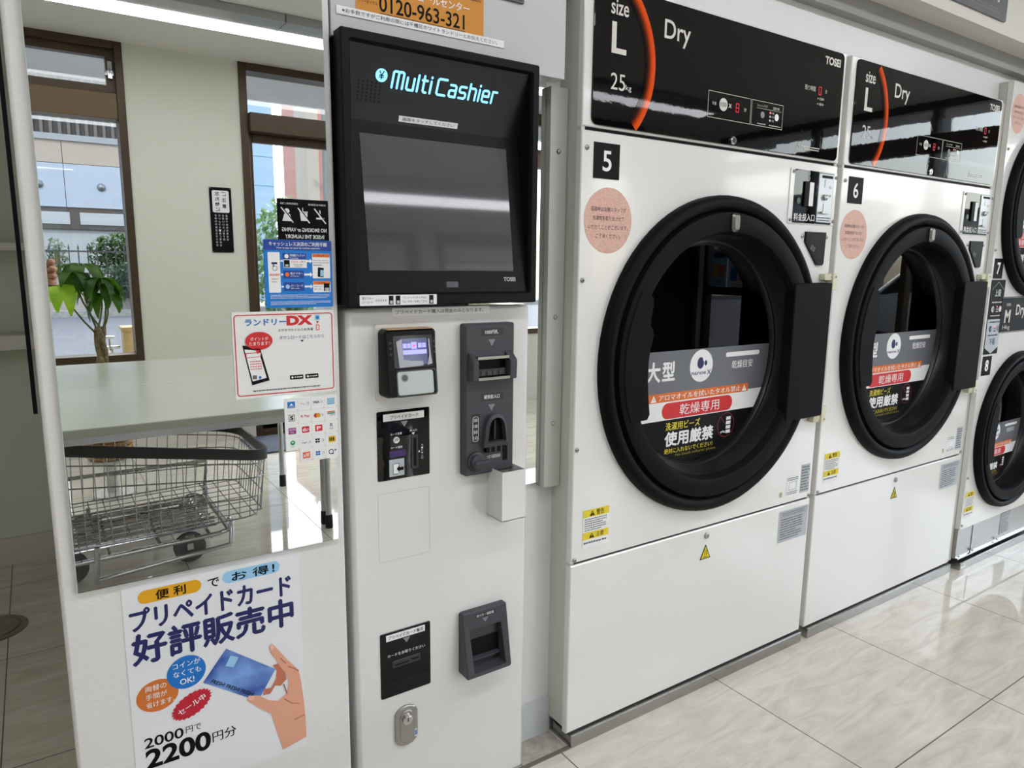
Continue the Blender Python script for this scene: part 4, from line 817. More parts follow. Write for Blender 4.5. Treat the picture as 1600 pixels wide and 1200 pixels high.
# stacked dryer at the right
def stack_dryer():
    OX = 3.105; L = (-OX, 0, 0)
    t = thing('stacked_dryer', 'stacked two-door cream dryer with number 7 and 8 plates at the right edge', 'dryer', (OX, 1.285, 0))
    def part(b, n, **k): return b.obj(n, t, loc=L, **k)
    x0, x1 = 3.105, 3.845; cx = 3.475
    b = MB()
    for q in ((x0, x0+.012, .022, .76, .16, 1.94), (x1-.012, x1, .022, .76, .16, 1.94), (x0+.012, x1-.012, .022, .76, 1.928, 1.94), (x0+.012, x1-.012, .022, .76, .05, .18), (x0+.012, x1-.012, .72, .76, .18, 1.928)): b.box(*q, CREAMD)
    part(b, 'cabinet', bev=.002)
    C7, C8 = 1.475, .562; k = .79
    for za, zb, cz, n in ((1.155, 1.94, C7, 'upper_front_panel'), (.178, .985, C8, 'lower_front_panel')):
        b = MB(); holed(b, x0, x1, za, zb, cx, cz, .345*k, 0, CREAM); b.box(x0, x1, .0005, .003, za, za+.002, CREAM); b.box(x0, x0+.002, .0005, .02, za, zb, CREAM); part(b, n, smooth=False)
    b = MB(); b.box(x0, x1, 0, .02, .985, 1.155, CREAM); part(b, 'middle_fascia')
    b = MB(); b.rr(3.225, x1-.02, .990, 1.135, .004, 0, .003, BLKPL); cp = part(b, 'control_panel')
    b = MB(); PR = mat('panel_print'); b.text('M', 3.262, 3.312, 1.030, 1.082, .0036, PR, .03); b.text('size', 3.268, 3.306, 1.098, 1.112, .0036, PR); b.text('Dry', 3.36, 3.45, 1.045, 1.102, .0036, PR, .02); b.text('14kg', 3.252, 3.318, .999, 1.020, .0036, PR); b.frect(3.225, 3.82, 1.1315, 1.1325, .0036, PR); b.frect(3.225, 3.82, .9925, .9935, .0036, PR); b.obj('panel_lettering', cp, smooth=False)
    b = MB(); b.rr(3.235, x1-.02, 1.775, 1.925, .004, 0, .003, BLKGLOSS); part(b, 'top_control_panel')
    for s, za, zb in (('7', 1.208, 1.286), ('8', .822, .900)):
        b = MB(); b.rr(3.122, 3.198, za, zb, 0, 0, .0015, BLACK); o = part(b, 'number_plate', smooth=False)
        b = MB(); b.text(s, 3.145, 3.174, za+.017, zb-.015, .0021, WHITE, .03, 5); b.obj('plate_digit', o, smooth=False)
    b = MB(); b.rr(3.118, 3.236, .908, 1.203, .002, 0, .002, BLACK); sp = part(b, 'level_selector', smooth=False); q = .0024
    b = MB(); b.flat([(3.119, .935), (3.177, .910), (3.235, .935), (3.235, 1.048), (3.119, 1.048)], q, SILVERP); b.text('上段', 3.155, 3.205, 1.138, 1.166, q, WHITE, .02); b.text('下段', 3.152, 3.202, .945, .972, q+.0004, BLACK, .02)
    P = [(3.125, 1.165), (3.177, 1.197), (3.229, 1.165), (3.229, 1.163), (3.177, 1.193), (3.125, 1.163)]; b.flat(P[::-1], q, GREYTRI)
    for z, m in ((1.088, PR), (1.010, BLACK)):
        b.flat(ell(3.150, z, .012), q+.0004, m); b.flat(ell(3.214, z, .012), q+.0004, PR if m is PR else GREYTRI); b.flat(ell(3.154, z, .008), q+.0006, GREYTRI)
        b.flat(ell(3.184, z+.010, .004, n=10), q+.0006, mat('led_pink')); b.dashes(3.178, 3.198, z-.014, z+.004, 2, q+.0006, m, 3); b.dashes(3.135, 3.222, z+.022, z+.032, 1, q+.0006, m, 4); b.dashes(3.135, 3.222, z-.03, z-.022, 1, q+.0006, m, 6)
    b.obj('selector_print', sp, smooth=False)
    b = MB(); notice(b, 3.170, 1.828, .060, .072, .0008); part(b, 'pink_notice', smooth=False)
    b = MB(); caution(b, 3.118, 3.196, .225, .335, .0008, 31); part(b, 'caution_label', smooth=False)
    for x, z in ((3.120, 1.695), (3.116, 1.318), (3.116, .40), (3.116, .195)): screw(t, x, z, 0, .006, L)
    door(t, cx, C7, k, OX, None); door(t, cx, C8, k, OX, None)
    b = MB(); b.box(x0+.001, x1, .006, .02, .048, .176, STEEL); b.box(x0+.13, x0+.134, .003, .006, .048, .172, CHROME); b.box(x0+.01, x1, .0, .006, .044, .050, CHROME)
    for x in (3.118, 3.24, 3.47): b.lathe([(.006, 0), (.006, .004), (.003, .006)], x, .062, CHROME, 10, True)
    part(b, 'lint_drawer')
    b = MB(); spec_label(b, 3.50, 3.60, .07, .17, -.005, 41); part(b, 'specification_label', smooth=False)
    b = MB(); 
    for q in ((3.118, x1, -.012, -.009, 0, .032), (3.118, x1, -.009, .06, .029, .032), (3.118, 3.121, -.009, .36, 0, .032)): b.box(*q, STEEL)
    b.box(3.13, x1, .06, .6, 0, .05, BLACK); o = part(b, 'plinth', bev=.001)
    b = MB(); b.frect(3.124, 3.162, .004, .027, .0126, WHITE, .002); b.frect(3.127, 3.150, .019, .022, .013, TXTGREY); b.obj('plinth_tag', o, smooth=False)
stack_dryer()
# ------------------------------------------------------------------ furniture on the window side of the room
TABM = mat('table_laminate', (186, 188, 174), .22); LEGM = mat('table_leg_steel', (186, 188, 188), .25, .9)
def table(y0, y1, label):
    t = thing('folding_table', label, 'table', (.52, (y0+y1)/2, 0), group='white tables pushed together')
    h = (y1-y0)/2
    b = MB(); b.box(-.60, .61, -h, h, .722, .75, TABM); b.obj('tabletop', t, bev=.004)
    b = MB(); b.box(-.57, .55, -h+.05, -h+.075, .69, .721, LEGM); b.box(-.57, .55, h-.075, h-.05, .69, .721, LEGM); b.obj('underframe', t)
    for x in (-.582, .555):
        for y in (-h+.03, h-.03):
            b = MB(); b.vlathe([(.0145, .05), (.0145, .721)], (x, y, 0), LEGM, 16); lg = b.obj('leg', t)
            b = MB(); b.vlathe([(.017, 0), (.018, .004), (.017, .06), (.0145, .066)], (x, y, 0), RUBBER, 16); b.obj('rubber_foot', lg)
table(-.595, .18, 'white table nearer the machines, seen in the mirror')
table(-1.352, -.597, 'white table behind the first, closer to the window')
# wire laundry cart
WIRE = mat('cart_wire', (150, 150, 152), .25, 1.)
def cart():
    t = thing('laundry_cart', 'chrome wire laundry cart with a black rim under the table', 'cart', (.30, -.70, 0))
    L = (-.30, .70, 0)
    xa, xb = -.045, .775; ya, yb = -.40, -1.0
    def zr(x): return .556-.166*(x-.043)
    def loop(k, zoff, inn=0.):
        """rounded plan loop of the basket; k = 0 bottom, 1 rim"""
        x1 = xb-(1-k)*.03-inn; x0 = xa+inn; y1 = ya-inn; y0 = yb+inn; r = .09; P = []
        for cx, cy, a in ((x1-r, y0+r, -90), (x1-r, y1-r, 0), (x0+r, y1-r, 90), (x0+r, y0+r, 180)):
            for i in range(6):
                q = math.radians(a+18*i); P.append((cx+r*math.cos(q), cy+r*math.sin(q)))
        return P
    def lerpz(x, k): b0 = .172+.02*max(0, (x-.5)/.3); return b0+(zr(x)-b0)*k
    b = MB()
    for k in (0, .30, .62, .85):
        P = loop(k, 0); b.tube([(x, y, lerpz(x, k)) for x, y in P], .0028, WIRE, 6, True)
    P0, P1 = loop(0, 0), loop(1, 0)
    def along(P, n):
        D = [0]
        for i in range(len(P)): D.append(D[-1]+math.hypot(P[(i+1) % len(P)][0]-P[i][0], P[(i+1) % len(P)][1]-P[i][1]))
        out = []
        for j in range(n):
            s = D[-1]*j/n; i = max(q for q in range(len(P)) if D[q] <= s); u = (s-D[i])/(D[i+1]-D[i]); a, c = P[i], P[(i+1) % len(P)]
            out.append((a[0]+(c[0]-a[0])*u, a[1]+(c[1]-a[1])*u))
        return out
    for (xx, yy), (x2, y2) in zip(along(P0, 62), along(P1, 62)): b.tube([(xx, yy, lerpz(xx, 0)), (x2, y2, zr(x2)-.005)], .0021, WIRE, 5)
    for i in range(13): x = xa+.05+i*(xb-xa-.12)/12; b.tube([(x, ya, lerpz(x, 0)), (x, yb, lerpz(x, 0))], .0021, WIRE, 5)
    for i in range(8): y = yb+.05+i*.07; b.tube([(xa, y, lerpz(xa, 0)-.003), (xb-.03, y, lerpz(xb, 0)-.003)], .0021, WIRE, 5)
    b.obj('wire_basket', t, loc=L)
    b = MB(); P = loop(1, 0, -.006); I = loop(1, 0, .004); n = len(P)
    V = [(x, y, zr(x)+.022) for x, y in P]+[(x, y, zr(x)-.022) for x, y in P]+[(x, y, zr(x)-.022) for x, y in I]+[(x, y, zr(x)+.022) for x, y in I]
    b.add(V, [(k*n+i, k*n+(i+1) % n, ((k+1) % 4)*n+(i+1) % n, ((k+1) % 4)*n+i) for k in range(4) for i in range(n)], mat('cart_rim_plastic', (38, 38, 40), .45)); b.obj('rim', t, loc=L)
    b = MB()
    for y in (-.44, -.96):
        b.tube([(-.035, y, .10), (.56, y, .12), (.60, y, .13), (.615, y, .165), (.60, y, .18)], .010, CHROME, 10); b.tube([(.11, y+.02, .02), (.12, y+.02, .16)], .010, CHROME, 10); b.tube([(.11, y+.02, .03), (.60, y+.03, .075)], .009, CHROME, 10); b.tube([(.60, y+.03, .075), (.612, y, .15)], .009, CHROME, 10)
    for x in (-.02, .16, .34, .53): b.tube([(x, -.44, .11), (x, -.96, .11)], .007, CHROME, 8)
    b.tube([(.60, -.44, .13), (.60, -.96, .13)], .010, CHROME, 10)
    for k in range(11): y = -.47-.046*k; b.tube([(-.03, y, .135), (.56, y, .15)], .0045, CHROME, 6)
    for y in (-.62, -.80): b.tube([(-.03, y, .115), (.58, y, .13)], .009, CHROME, 8)
    b.tube([(.05, -.96, .30), (.62, -.96, .30)], .009, CHROME, 8); b.tube([(.05, -.96, .10), (.05, -.96, .30)], .009, CHROME, 8); b.tube([(.60, -.96, .13), (.62, -.96, .30)], .009, CHROME, 8)
    b.obj('base_frame', t, loc=L)
    for x, y in ((.455, -.505), (.03, -.52), (.56, -1.04), (.10, -.98)):
        w = MB(); w.lathe([(.062, -.012), (.062, .012)], 0, 0, RUBBER, 28); w.lathe([(.062, .012), (.052, .014), (.046, .012), (.018, .013), (.0, .013)], 0, 0, mat('grey_wheel_hub', (112, 112, 114), .4), 28); w.lathe([(.062, -.012), (.052, -.014), (.018, -.013), (.0, -.013)], 0, 0, mat('grey_wheel_hub'), 28)
        w.v = [(px+x, py+y, pz+.062) for px, py, pz in w.v]; wo = w.obj('caster_wheel', t, loc=L)
        f = MB(); f.box(x-.012, x+.012, y-.020, y-.016, .055, .115, CHROME); f.box(x-.012, x+.012, y+.016, y+.020, .055, .115, CHROME); f.box(x-.016, x+.016, y-.020, y+.020, .112, .118, CHROME); f.obj('caster_fork', wo)
cart()
WK = mottle('wicker', (150, 112, 70), (196, 156, 106), 60, .7)
# door mat
b = MB(); b.box(-.60, .55, -.23, .24, 0, .012, mottle('mat_blue_grey', (58, 66, 84), (84, 92, 110), 300, .95)); o = b.obj('door_mat', loc=(1.72, -2.29, 0), bev=.004); tag(o, 'dark blue-grey door mat in front of the glass door', 'mat')
# potted money tree
def money_tree():
    t = thing('potted_money_tree', 'money tree with a braided trunk in a woven planter by the window', 'plant', (.268, -1.65, 0))
    BARK = mottle('bark', (92, 78, 52), (140, 122, 84), 60, .8); STEM = mat('green_stem', (98, 106, 58), .6)
    b = MB(); b.vlathe([(.10, 0), (.10, .012), (.03, .02), (.03, .18), (.115, .19), (.115, .205)], (0, 0, 0), mat('white_stand', (222, 220, 214), .4)); b.obj('stand', t)
    b = MB()
    for i in range(12):
        k = .100+.018*i/11; b.tube([(k*math.cos(a)+(.003 if (j+i) % 2 else -.003)*math.cos(a), k*math.sin(a)+(.003 if (j+i) % 2 else -.003)*math.sin(a), .218+.0245*i) for j, a in enumerate([2*PI*q/30 for q in range(30)])], .010, WK, 6, True)
    b.vlathe([(.095, .206), (.112, .48), (.0, .48)], (0, 0, 0), WK); p = b.obj('woven_planter', t)
    b = MB(); b.vlathe([(.108, .482), (.0, .488)], (0, 0, 0), mottle('soil', (60, 46, 34), (90, 70, 52), 80, .95)); b.obj('soil', p)
    b = MB()
    for k in range(3): b.tube([(.016*math.cos(k*2.1+z*14), .016*math.sin(k*2.1+z*14), z) for z in [.48+.021*i for i in range(21)]], .014, BARK, 8)
    b.obj('braided_trunk', t)
    tips = [(-.150, .02, 1.115), (-.10, .03, 1.18), (.022, -.02, 1.12), (.010, .05, 1.15), (-.055, -.03, 1.22), (.035, .0, 1.07)]
    b = MB()
    base = [(-.02, 0, .87), (.012, 0, .88), (.012, .01, .88), (-.015, .01, .87), (-.01, 0, .88), (.014, 0, .88)]
    for a, c in zip(base, tips):
        m_ = [(a[0]+(c[0]-a[0])*u+.02*math.sin(u*PI)*(1 if c[0] > -.05 else -1), a[1]+(c[1]-a[1])*u, a[2]+(c[2]-a[2])*u) for u in (0, .25, .5, .75, 1)]
        b.tube(m_, [.0055, .005, .0045, .004, .0035], STEM, 6)
    b.obj('stems', t)
    LF_SUNLIT = leafmat('sunlit_leaf', (104, 150, 14), (170, 214, 40))  # brighter green paints sunlight into the leaves of the first tip
    LF = leafmat('money_tree_leaf', (30, 62, 18), (74, 120, 26))
    R = random.Random(5); b = MB()
    for i, c in enumerate(tips):
        nl = 6
        for j in range(nl):
            a = 2*PI*j/nl+R.uniform(-.3, .3); droop = R.uniform(.85, 1.35); ln = R.uniform(.13, .19); wd_ = ln*.20
            dv = Vector((math.cos(a), math.sin(a)*.9, 0)); sd_ = Vector((-math.sin(a), math.cos(a), 0))
            pts = []
            for u in (0, .15, .4, .7, .9, 1.):
                ang = .15-droop*1.25*u; ww = wd_*math.sin(PI*min(1, u*.92+.06))**.8
                pos = Vector(c)+dv*(ln*(u*math.cos(droop*u*.8)))+Vector((0, 0, ln*(.12*u-droop*.75*u*u)))
                pts.append((pos, ww))
            V = []; F = []
            for k, (p_, w_) in enumerate(pts): V += [p_-sd_*w_+Vector((0, 0, w_*.25)), p_, p_+sd_*w_+Vector((0, 0, w_*.25))]
            for k in range(len(pts)-1): F += [(k*3, k*3+1, k*3+4, k*3+3), (k*3+1, k*3+2, k*3+5, k*3+4)]
            b.add(V, F, LF_SUNLIT if i == 0 else LF)
    b.obj('leaves', t)
def leafmat(name, c1, c2):
    m = mottle(name, c1, c2, 9, .45); N = m.node_tree; p = N.nodes['Principled BSDF']; o = N.nodes['Material Output']
    tr = N.nodes.new('ShaderNodeBsdfTranslucent'); mx = N.nodes.new('ShaderNodeMixShader'); mx.inputs[0].default_value = .4; tr.inputs[0].default_value = (*lin(c2), 1)
    N.links.new(p.outputs[0], mx.inputs[1]); N.links.new(tr.outputs[0], mx.inputs[2]); N.links.new(mx.outputs[0], o.inputs[0])
    return m
money_tree()
# sign on the street wall and sticker on the glass door (they face the room)
t = thing('wall_sign', 'narrow black notice plate with a white heading on the wall by the door', 'sign', (1.156, W+.001, 1.30), PI)
b = MB(); b.rr(0, .138, 0, .425, .002, 0, .004, BLACK); b.obj('plate', t)
b = MB(); b.rr(.016, .122, .262, .405, .010, .004, .0046, WHITE); q = .0052
for i, c in enumerate('忘れ物に'): b.text(c, .078, .104, .372-.034*i, .396-.034*i, q, BLACK, .03)
for i, c in enumerate('ご注意'): b.text(c, .034, .060, .372-.040*i, .398-.040*i, q, BLACK, .03)
for k, s in enumerate(('お帰りの際はお忘れ物の', 'ないよう今一度ご確認を', 'お願いいたします。', '盗難や紛失の責任は')):
    for i, c in enumerate(s): b.text(c, .100-.023*k, .112-.023*k, .236-.0195*i, .249-.0195*i, .0046, WHITE)
for x in (.006, .132):
    for z in (.006, .419): b.flat(ell(x, z, .003, n=10), .0046, ZINC)
b.obj('sign_print', t, smooth=False)
t = thing('no_smoking_sign', 'black no smoking or vaping sticker on the glass door', 'sign', (1.862, W-.0715, 1.345), PI)
b = MB(); b.rr(0, .385, 0, .34, .004, 0, .001, BLACK); b.obj('plate', t, smooth=False)
b = MB(); q = .0015
b.text('店舗内全面禁煙', .03, .16, .300, .314, q, WHITE); b.text('店舗前駐車場もご遠慮', .235, .36, .300, .314, q, WHITE)
def pict(cx, k):
    if k == 0: b.flat(ell(cx, .255, .018), q, WHITE); b.flat([(cx-.035, .185), (cx+.035, .185), (cx+.02, .235), (cx-.02, .235)], q, WHITE)
    if k == 1: b.flat([(cx-.022, .19), (cx+.022, .19), (cx+.028, .245), (cx-.028, .245)], q, WHITE); b.frect(cx-.03, cx+.03, .248, .256, q, WHITE); b.frect(cx+.004, cx+.009, .256, .282, q, WHITE)
    if k == 2: b.frect(cx-.03, cx+.03, .205, .217, q, WHITE); b.frect(cx-.004, cx+.004, .22, .27, q, WHITE)
    b.flat([(cx-.045, .178), (cx-.038, .173), (cx+.045, .277), (cx+.038, .282)], q+.0004, WHITE); b.flat([(cx-.052, .181), (cx-.045, .178), (cx+.038, .282), (cx+.031, .284)], q+.0003, BLACK)
pict(.075, 2); pict(.195, 1); pict(.315, 0)
b.text('NO SMOKING or VAPING', .03, .355, .112, .140, q, WHITE, .02); b.text('INSIDE THE LAUNDRY', .05, .335, .064, .092, q, WHITE, .02); b.dashes(.05, .33, .025, .045, 1, q, WHITE, 4)
b.obj('sign_print', t, smooth=False)
# posters and soap seen darkly in the round glass
PO = (('yellow and white', (230, 196, 60), -1.66, 1.00, .30, .42), ('white and red', (225, 224, 220), -1.99, .96, .26, .46), ('pale blue', (150, 190, 220), -2.27, 1.02, .20, .40))
for lb, c, y, z, w, h in PO:
    b = MB(); b.rr(0, w, 0, h, 0, 0, .001, mat('poster_'+lb.replace(' ', '_'), c, .4)); b.frect(.03, w-.03, h*.78, h*.92, .0014, RED if 'red' in lb else NAVY); b.frect(.03, w*.45, h*.3, h*.6, .0014, ORANGE); b.frect(w*.55, w-.03, h*.3, h*.6, .0014, GOLD if 'blue' in lb else BLUE); b.dashes(.03, w-.03, h*.06, h*.24, 4, .0014, TXTGREY, 5)
    o = b.obj('window_poster', loc=(XE+.0385, y, z), smooth=False); o.rotation_euler.z = -PI/2; tag(o, lb+' poster on the far end glazing, mirrored in the dryer glass', 'poster', 'posters on the far glazing')
# ------------------------------------------------------------------ the street outside
struct('ground', boxes([(-60, 60, -3.6, W-.2, -.25, -.12), (XE+.1, 60, -3.6, 30, -.25, -.12)], mottle('pavement', (140, 140, 138), (158, 156, 154), 6, .8)))
struct('road', boxes([(-60, 60, -17.4, -3.6, -.27, -.13)], mottle('asphalt', (84, 86, 94), (98, 100, 108), 30, .85)))
struct('kerb', boxes([(-60, 60, -18, -17.4, -.27, .02)], mottle('kerb_concrete', (130, 128, 124), (150, 146, 142), 8, .8)))
RW = mottle('retaining_concrete', (150, 138, 132), (166, 156, 150), 3, .85)
struct('retaining_wall', boxes([(-30, 4.2, -18.3, -18, -.27, .80)], RW))
def fence():
    t = thing('iron_fence', 'black iron railing with spear tips on the concrete wall across the street', 'fence', (.5, -18.15, .80))
    m = mat('fence_iron', (52, 48, 46), .5)
    b = MB(); b.box(-5, 3.4, -.02, .02, .08, .12, m); b.box(-5, 3.4, -.02, .02, .62, .66, m); b.obj('rails', t)
    for i in range(42):
        x = -4.9+.2*i; b = MB(); b.box(x-.013, x+.013, -.013, .013, 0, .70, m); b.add([(x-.028, 0, .70), (x, -.02, .70), (x+.028, 0, .70), (x, .02, .70), (x, 0, .82)], [(0, 1, 4), (1, 2, 4), (2, 3, 4), (3, 0, 4)], m); b.obj('baluster', t)
fence()
def foliage(name, label, loc, rx, ry, rz, n, size, c1, c2, seed, stem=True, group=None):
    R = random.Random(seed); t = thing(name, label, 'bush' if rz < 1.6 else 'tree', loc, group=group); b = MB(); m = leafmat('leaf_%d_%d_%d' % c1, c1, c2)
    for i in range(n):
        while True:
            p = Vector((R.uniform(-1, 1), R.uniform(-1, 1), R.uniform(-1, 1)))
            if .3 < p.length < 1: break
        p = Vector((p.x*rx, p.y*ry, p.z*rz+rz)); u = Vector((R.gauss(0, 1), R.gauss(0, 1), R.gauss(0, 1))).normalized(); w = u.cross(Vector((.3, .2, 1))).normalized(); s_ = size*R.uniform(.6, 1.3)
        b.add([p-u*s_, p+w*s_*.45, p+u*s_, p-w*s_*.45], [(0, 1, 2, 3)], m)
    b.obj('foliage', t)
    if stem: b = MB(); b.vlathe([(.06, 0), (.04, rz*1.3)], (0, 0, 0), mottle('bark', (92, 78, 52), (140, 122, 84), 60, .8), 8); b.obj('trunk', t)
foliage('hedge_bush', 'tall green bush spilling over the iron fence across the street', (2.1, -18.62, .80), .9, .28, .58, 2200, .07, (44, 78, 34), (92, 122, 62), 3)
foliage('hedge_bush', 'dark bush hanging down the concrete wall across the street', (2.2, -17.72, .22), .95, .22, .50, 1900, .06, (48, 70, 50), (96, 116, 88), 4)
foliage('hedge_bush', 'small grey-green bush left along the iron fence', (.55, -18.65, .8), .25, .25, .5, 400, .06, (96, 116, 84), (140, 156, 120), 5)
foliage('street_tree', 'feathery green tree beside the glass door outside', (4.35, -12.2, -.12), .75, .6, 1.35, 2400, .09, (74, 112, 66), (140, 168, 120), 6)
# building across the street
def hall():
    t = thing('facing_building', 'pale panelled building with a dark louvred top across the street', 'building', (1.0, -22, 0))
    def p(n, q, m): return boxes(q, m).obj(n, t, loc=(-1, 22, 0))
    WH = mat('panel_white', (164, 170, 182), .5); BG = mat('panel_beige', (168, 152, 138), .6); DK = mat('window_frame_dark', (70, 60, 54), .5)
    p('lower_wall', [(-14, 4.4, -30, -22, -.2, 2.1)], mat('plaster_white', (166, 166, 166), .7))
    p('window_band', [(-14, 4.4, -30, -21.9, 2.1, 2.72)], DK)
    for i in range(9): b = boxes([(-9.2+1.5*i, -7.95+1.5*i, -21.91, -21.88, 2.24, 2.58)], mat('blind_white', (170, 170, 172), .6)); b.obj('window_pane', t, loc=(-1, 22, 0))
    pw = p('white_panels', [(-14+1.5*i, -12.515+1.5*i, -30, -21.86, 2.72, 3.92) for i in range(12)], WH); p('beige_panels', [(-14+1.5*i, -12.515+1.5*i, -30, -21.86, 3.935, 4.55) for i in range(12)], BG)
    p('ledge', [(-14, 4.4, -30, -21.8, 4.55, 4.72)], mat('ledge_grey', (150, 150, 152), .6))
    p('louvre_wall', [(-14, 4.4, -30, -22.1, 4.72, 9.0)], mat('louvre_back', (66, 58, 56), .6)); p('louvre_slats', [(-14+.22*i, -13.92+.22*i, -22.1, -22.0, 4.72, 9.0) for i in range(82)], mat('louvre_slat', (98, 90, 86), .6))
    for x in (.37, 1.90):
        b = MB(); b.lathe([(.001, .10), (.05, .09), (.10, .05), (.115, 0)], x, 3.32, mat('vent_steel', (130, 130, 134), .4, .5), 20); b.v = [(px, -py, pz) for px, py, pz in b.v]; b.obj('vent_hood', t, loc=(-1, .14, 0))
hall()
def tower():
    t = thing('glass_building', 'pale blue panelled tower seen through the glass door', 'building', (6.2, -24, 0))
    boxes([(-1.6, 1.3, -4, 0, -.2, 9)], mat('tower_blue', (158, 182, 204), .35)).obj('wall', t)
    boxes([(-1.6, 1.3, .001, .02, z, z+.03) for z in (.9, 1.9, 2.9, 3.9, 4.9)]+[(x, x+.02, .001, .02, -.2, 9) for x in (-1.0, .1)], mat('tower_joint', (150, 178, 206), .5)).obj('panel_joints', t)
    t = thing('red_building', 'red and tan apartment block far behind the glass door', 'building', (10.5, -28, 0))
    boxes([(0, 4, -5, 0, -.2, 10)], mat('brick_red', (190, 132, 120), .7)).obj('wall', t); boxes([(-.5, 0, -1.5, .1, -.2, 9)], mat('tan_render', (190, 174, 158), .7)).obj('side_wall', t)
    for z in (.9, 2.6, 4.3, 6.0):
        for x in (.25, 1.6, 2.9): b = boxes([(x, x+.75, .0, .04, z, z+1.1)], mat('far_window', (176, 200, 222), .2)); b.obj('window', t)
tower()
def pole(x, y, label, h=9.):
    t = thing('utility_pole', label, 'pole', (x, y, -.12), group='utility poles')
    m = mat('pole_concrete', (128, 128, 126), .7); b = MB(); b.vlathe([(.17, 0), (.11, h)], (0, 0, 0), m, 16); b.obj('mast', t)
    for z in (h-1.6, h-.7): b = boxes([(-.9, .9, -.05, .05, z, z+.10)], mat('pole_steel', (140, 142, 146), .5)); b.obj('crossarm', t)
    b = MB(); b.vlathe([(.24, h-3.0), (.26, h-2.95), (.26, h-2.2), (.22, h-2.12)], (.42, 0, 0), m, 18); b.obj('transformer', t)
    b = MB()
    for s in (-.8, -.3, .3, .8): b.vlathe([(.04, h-.6), (.05, h-.55), (.03, h-.45)], (s, 0, 0), WHITE, 10)
    b.obj('insulators', t)
pole(9.6, -24.5, 'grey utility pole with a transformer beyond the glass door')
pole(15.5, -5.0, 'utility pole near the car park, mirrored in the dryer panels')
for z, s in ((8.62, -.8), (8.62, .8), (8.62, -.3), (8.62, .3)):
    for (ax, ay), (cx_, cy_) in (((15.5+s, -5.0), (9.6+s, -24.5)), ((15.5+s, -4.96), (24+s, 22))):
        b = MB(); b.tube([(ax+(cx_-ax)*u, ay+(cy_-ay)*u, z-.12-.72*math.sin(PI*u)) for u in [i/12 for i in range(13)]], .018, BLACK, 5)
        tag(b.obj('overhead_cable'), 'black overhead cable strung from the pole by the car park', 'cable', 'overhead cables')
struct('eave_soffit', boxes([(-8, 7.2, -3.9, W-.2, 2.58, 2.84), (XE+.1, 7.2, W-.2, 6, 2.62, 2.84)], mat('soffit_white', (206, 206, 206), .7)))
b = MB(); b.vlathe([(.07, -.006), (.07, 0)], (0, 0, 0), WHITE, 24); b.vlathe([(.052, -.008), (.05, -.006)], (0, 0, 0), mat('downlight_lens', (240, 238, 230), .3, emit=(255, 244, 225), es=1.2), 24); tag(b.obj('downlight', loc=(1.75, -2.87, 2.58)), 'round downlight in the soffit outside the glass door', 'downlight')
t = thing('standpipe', 'outdoor tap on a short pipe outside the window', 'tap', (.405, -2.98, -.12))
b = MB(); b.tube([(0, 0, 0), (0, 0, .78)], .018, CHROME, 10); b.tube([(.06, 0, .77), (-.04, .01, .77), (-.055, .01, .73)], .012, CHROME, 10); b.obj('pipe', t); b = MB(); b.tube([(-.03, 0, .84), (.03, 0, .84)], .009, CHROME, 8); b.tube([(0, 0, .78), (0, 0, .84)], .006, CHROME, 8); b.obj('tap_handle', t)
t = thing('meter_box', 'beige outdoor box with a lid right of the outdoor tap', 'box', (.565, -2.98, -.12)); BX = mat('box_beige', (180, 150, 104), .5)
boxes([(-.08, .08, -.08, .08, 0, .88)], BX).obj('housing', t, bev=.004); boxes([(-.09, .09, -.09, .09, .88, .91)], BX).obj('lid', t, bev=.004)
# car and far houses mirrored in the dryers
def car(x, y, rz, col, label):
    t = thing('car', label, 'car', (x, y, -.12), rz, 'cars in the car park'); pm = mat('car_paint_%d' % col[0], col, .2, .3, coat=1.)
    prof = [(-2.1, .35), (-2.12, .75), (-1.95, .95), (-1.5, 1.0), (-1.1, 1.42), (-.2, 1.52), (.7, 1.48), (1.35, 1.02), (1.95, .90), (2.1, .70), (2.1, .35)]
    b = MB(); V = []; 
    for s in (-1, 1):
        for px, pz in prof: V.append((px, s*(.84 if pz < 1.05 else .66), pz))
    n = len(prof); b.add(V, [(i, (i+1) % n, n+(i+1) % n, n+i) for i in range(n)]+[tuple(range(n-1, -1, -1)), tuple(range(n, 2*n))], pm); b.obj('body', t, bev=.05)
    gm = mat('car_glass', (26, 30, 36), .05)
    for s in (-1, 1):
        b = MB(); b.add([(-1.35, s*.80, 1.06), (1.15, s*.80, 1.06), (.66, s*.69, 1.42), (-1.0, s*.69, 1.42)], [(0, 1, 2, 3)], gm); b.v = [(a, c+s*.02, z) for a, c, z in b.v]; b.obj('side_window', t)
    b = MB(); b.add([(.74, -.62, 1.45), (.74, .62, 1.45), (1.30, .74, 1.07), (1.30, -.74, 1.07)], [(0, 1, 2, 3)], gm); b.v = [(a+.02, c, z+.02) for a, c, z in b.v]; b.obj('windscreen', t)
    for wx in (-1.3, 1.3):
        for s in (-1, 1):
            b = MB(); b.lathe([(.20, .0), (.31, .0), (.32, .02), (.32, .18), (.30, .20), (.20, .20)], 0, 0, RUBBER, 24); b.lathe([(.20, .19), (.05, .17), (.001, .17)], 0, 0, CHROME, 24); b.lathe([(.20, .01), (.05, .03), (.001, .03)], 0, 0, CHROME, 24)
            b.v = [(px+wx, py+s*.76+.10, pz+.32) for px, py, pz in b.v]; b.obj('wheel', t)
car(9.2, -.6, 1.45, (170, 172, 176), 'silver car parked beyond the glazed end wall'); car(12.4, -1.6, 1.5, (60, 62, 70), 'dark car parked behind the silver car')
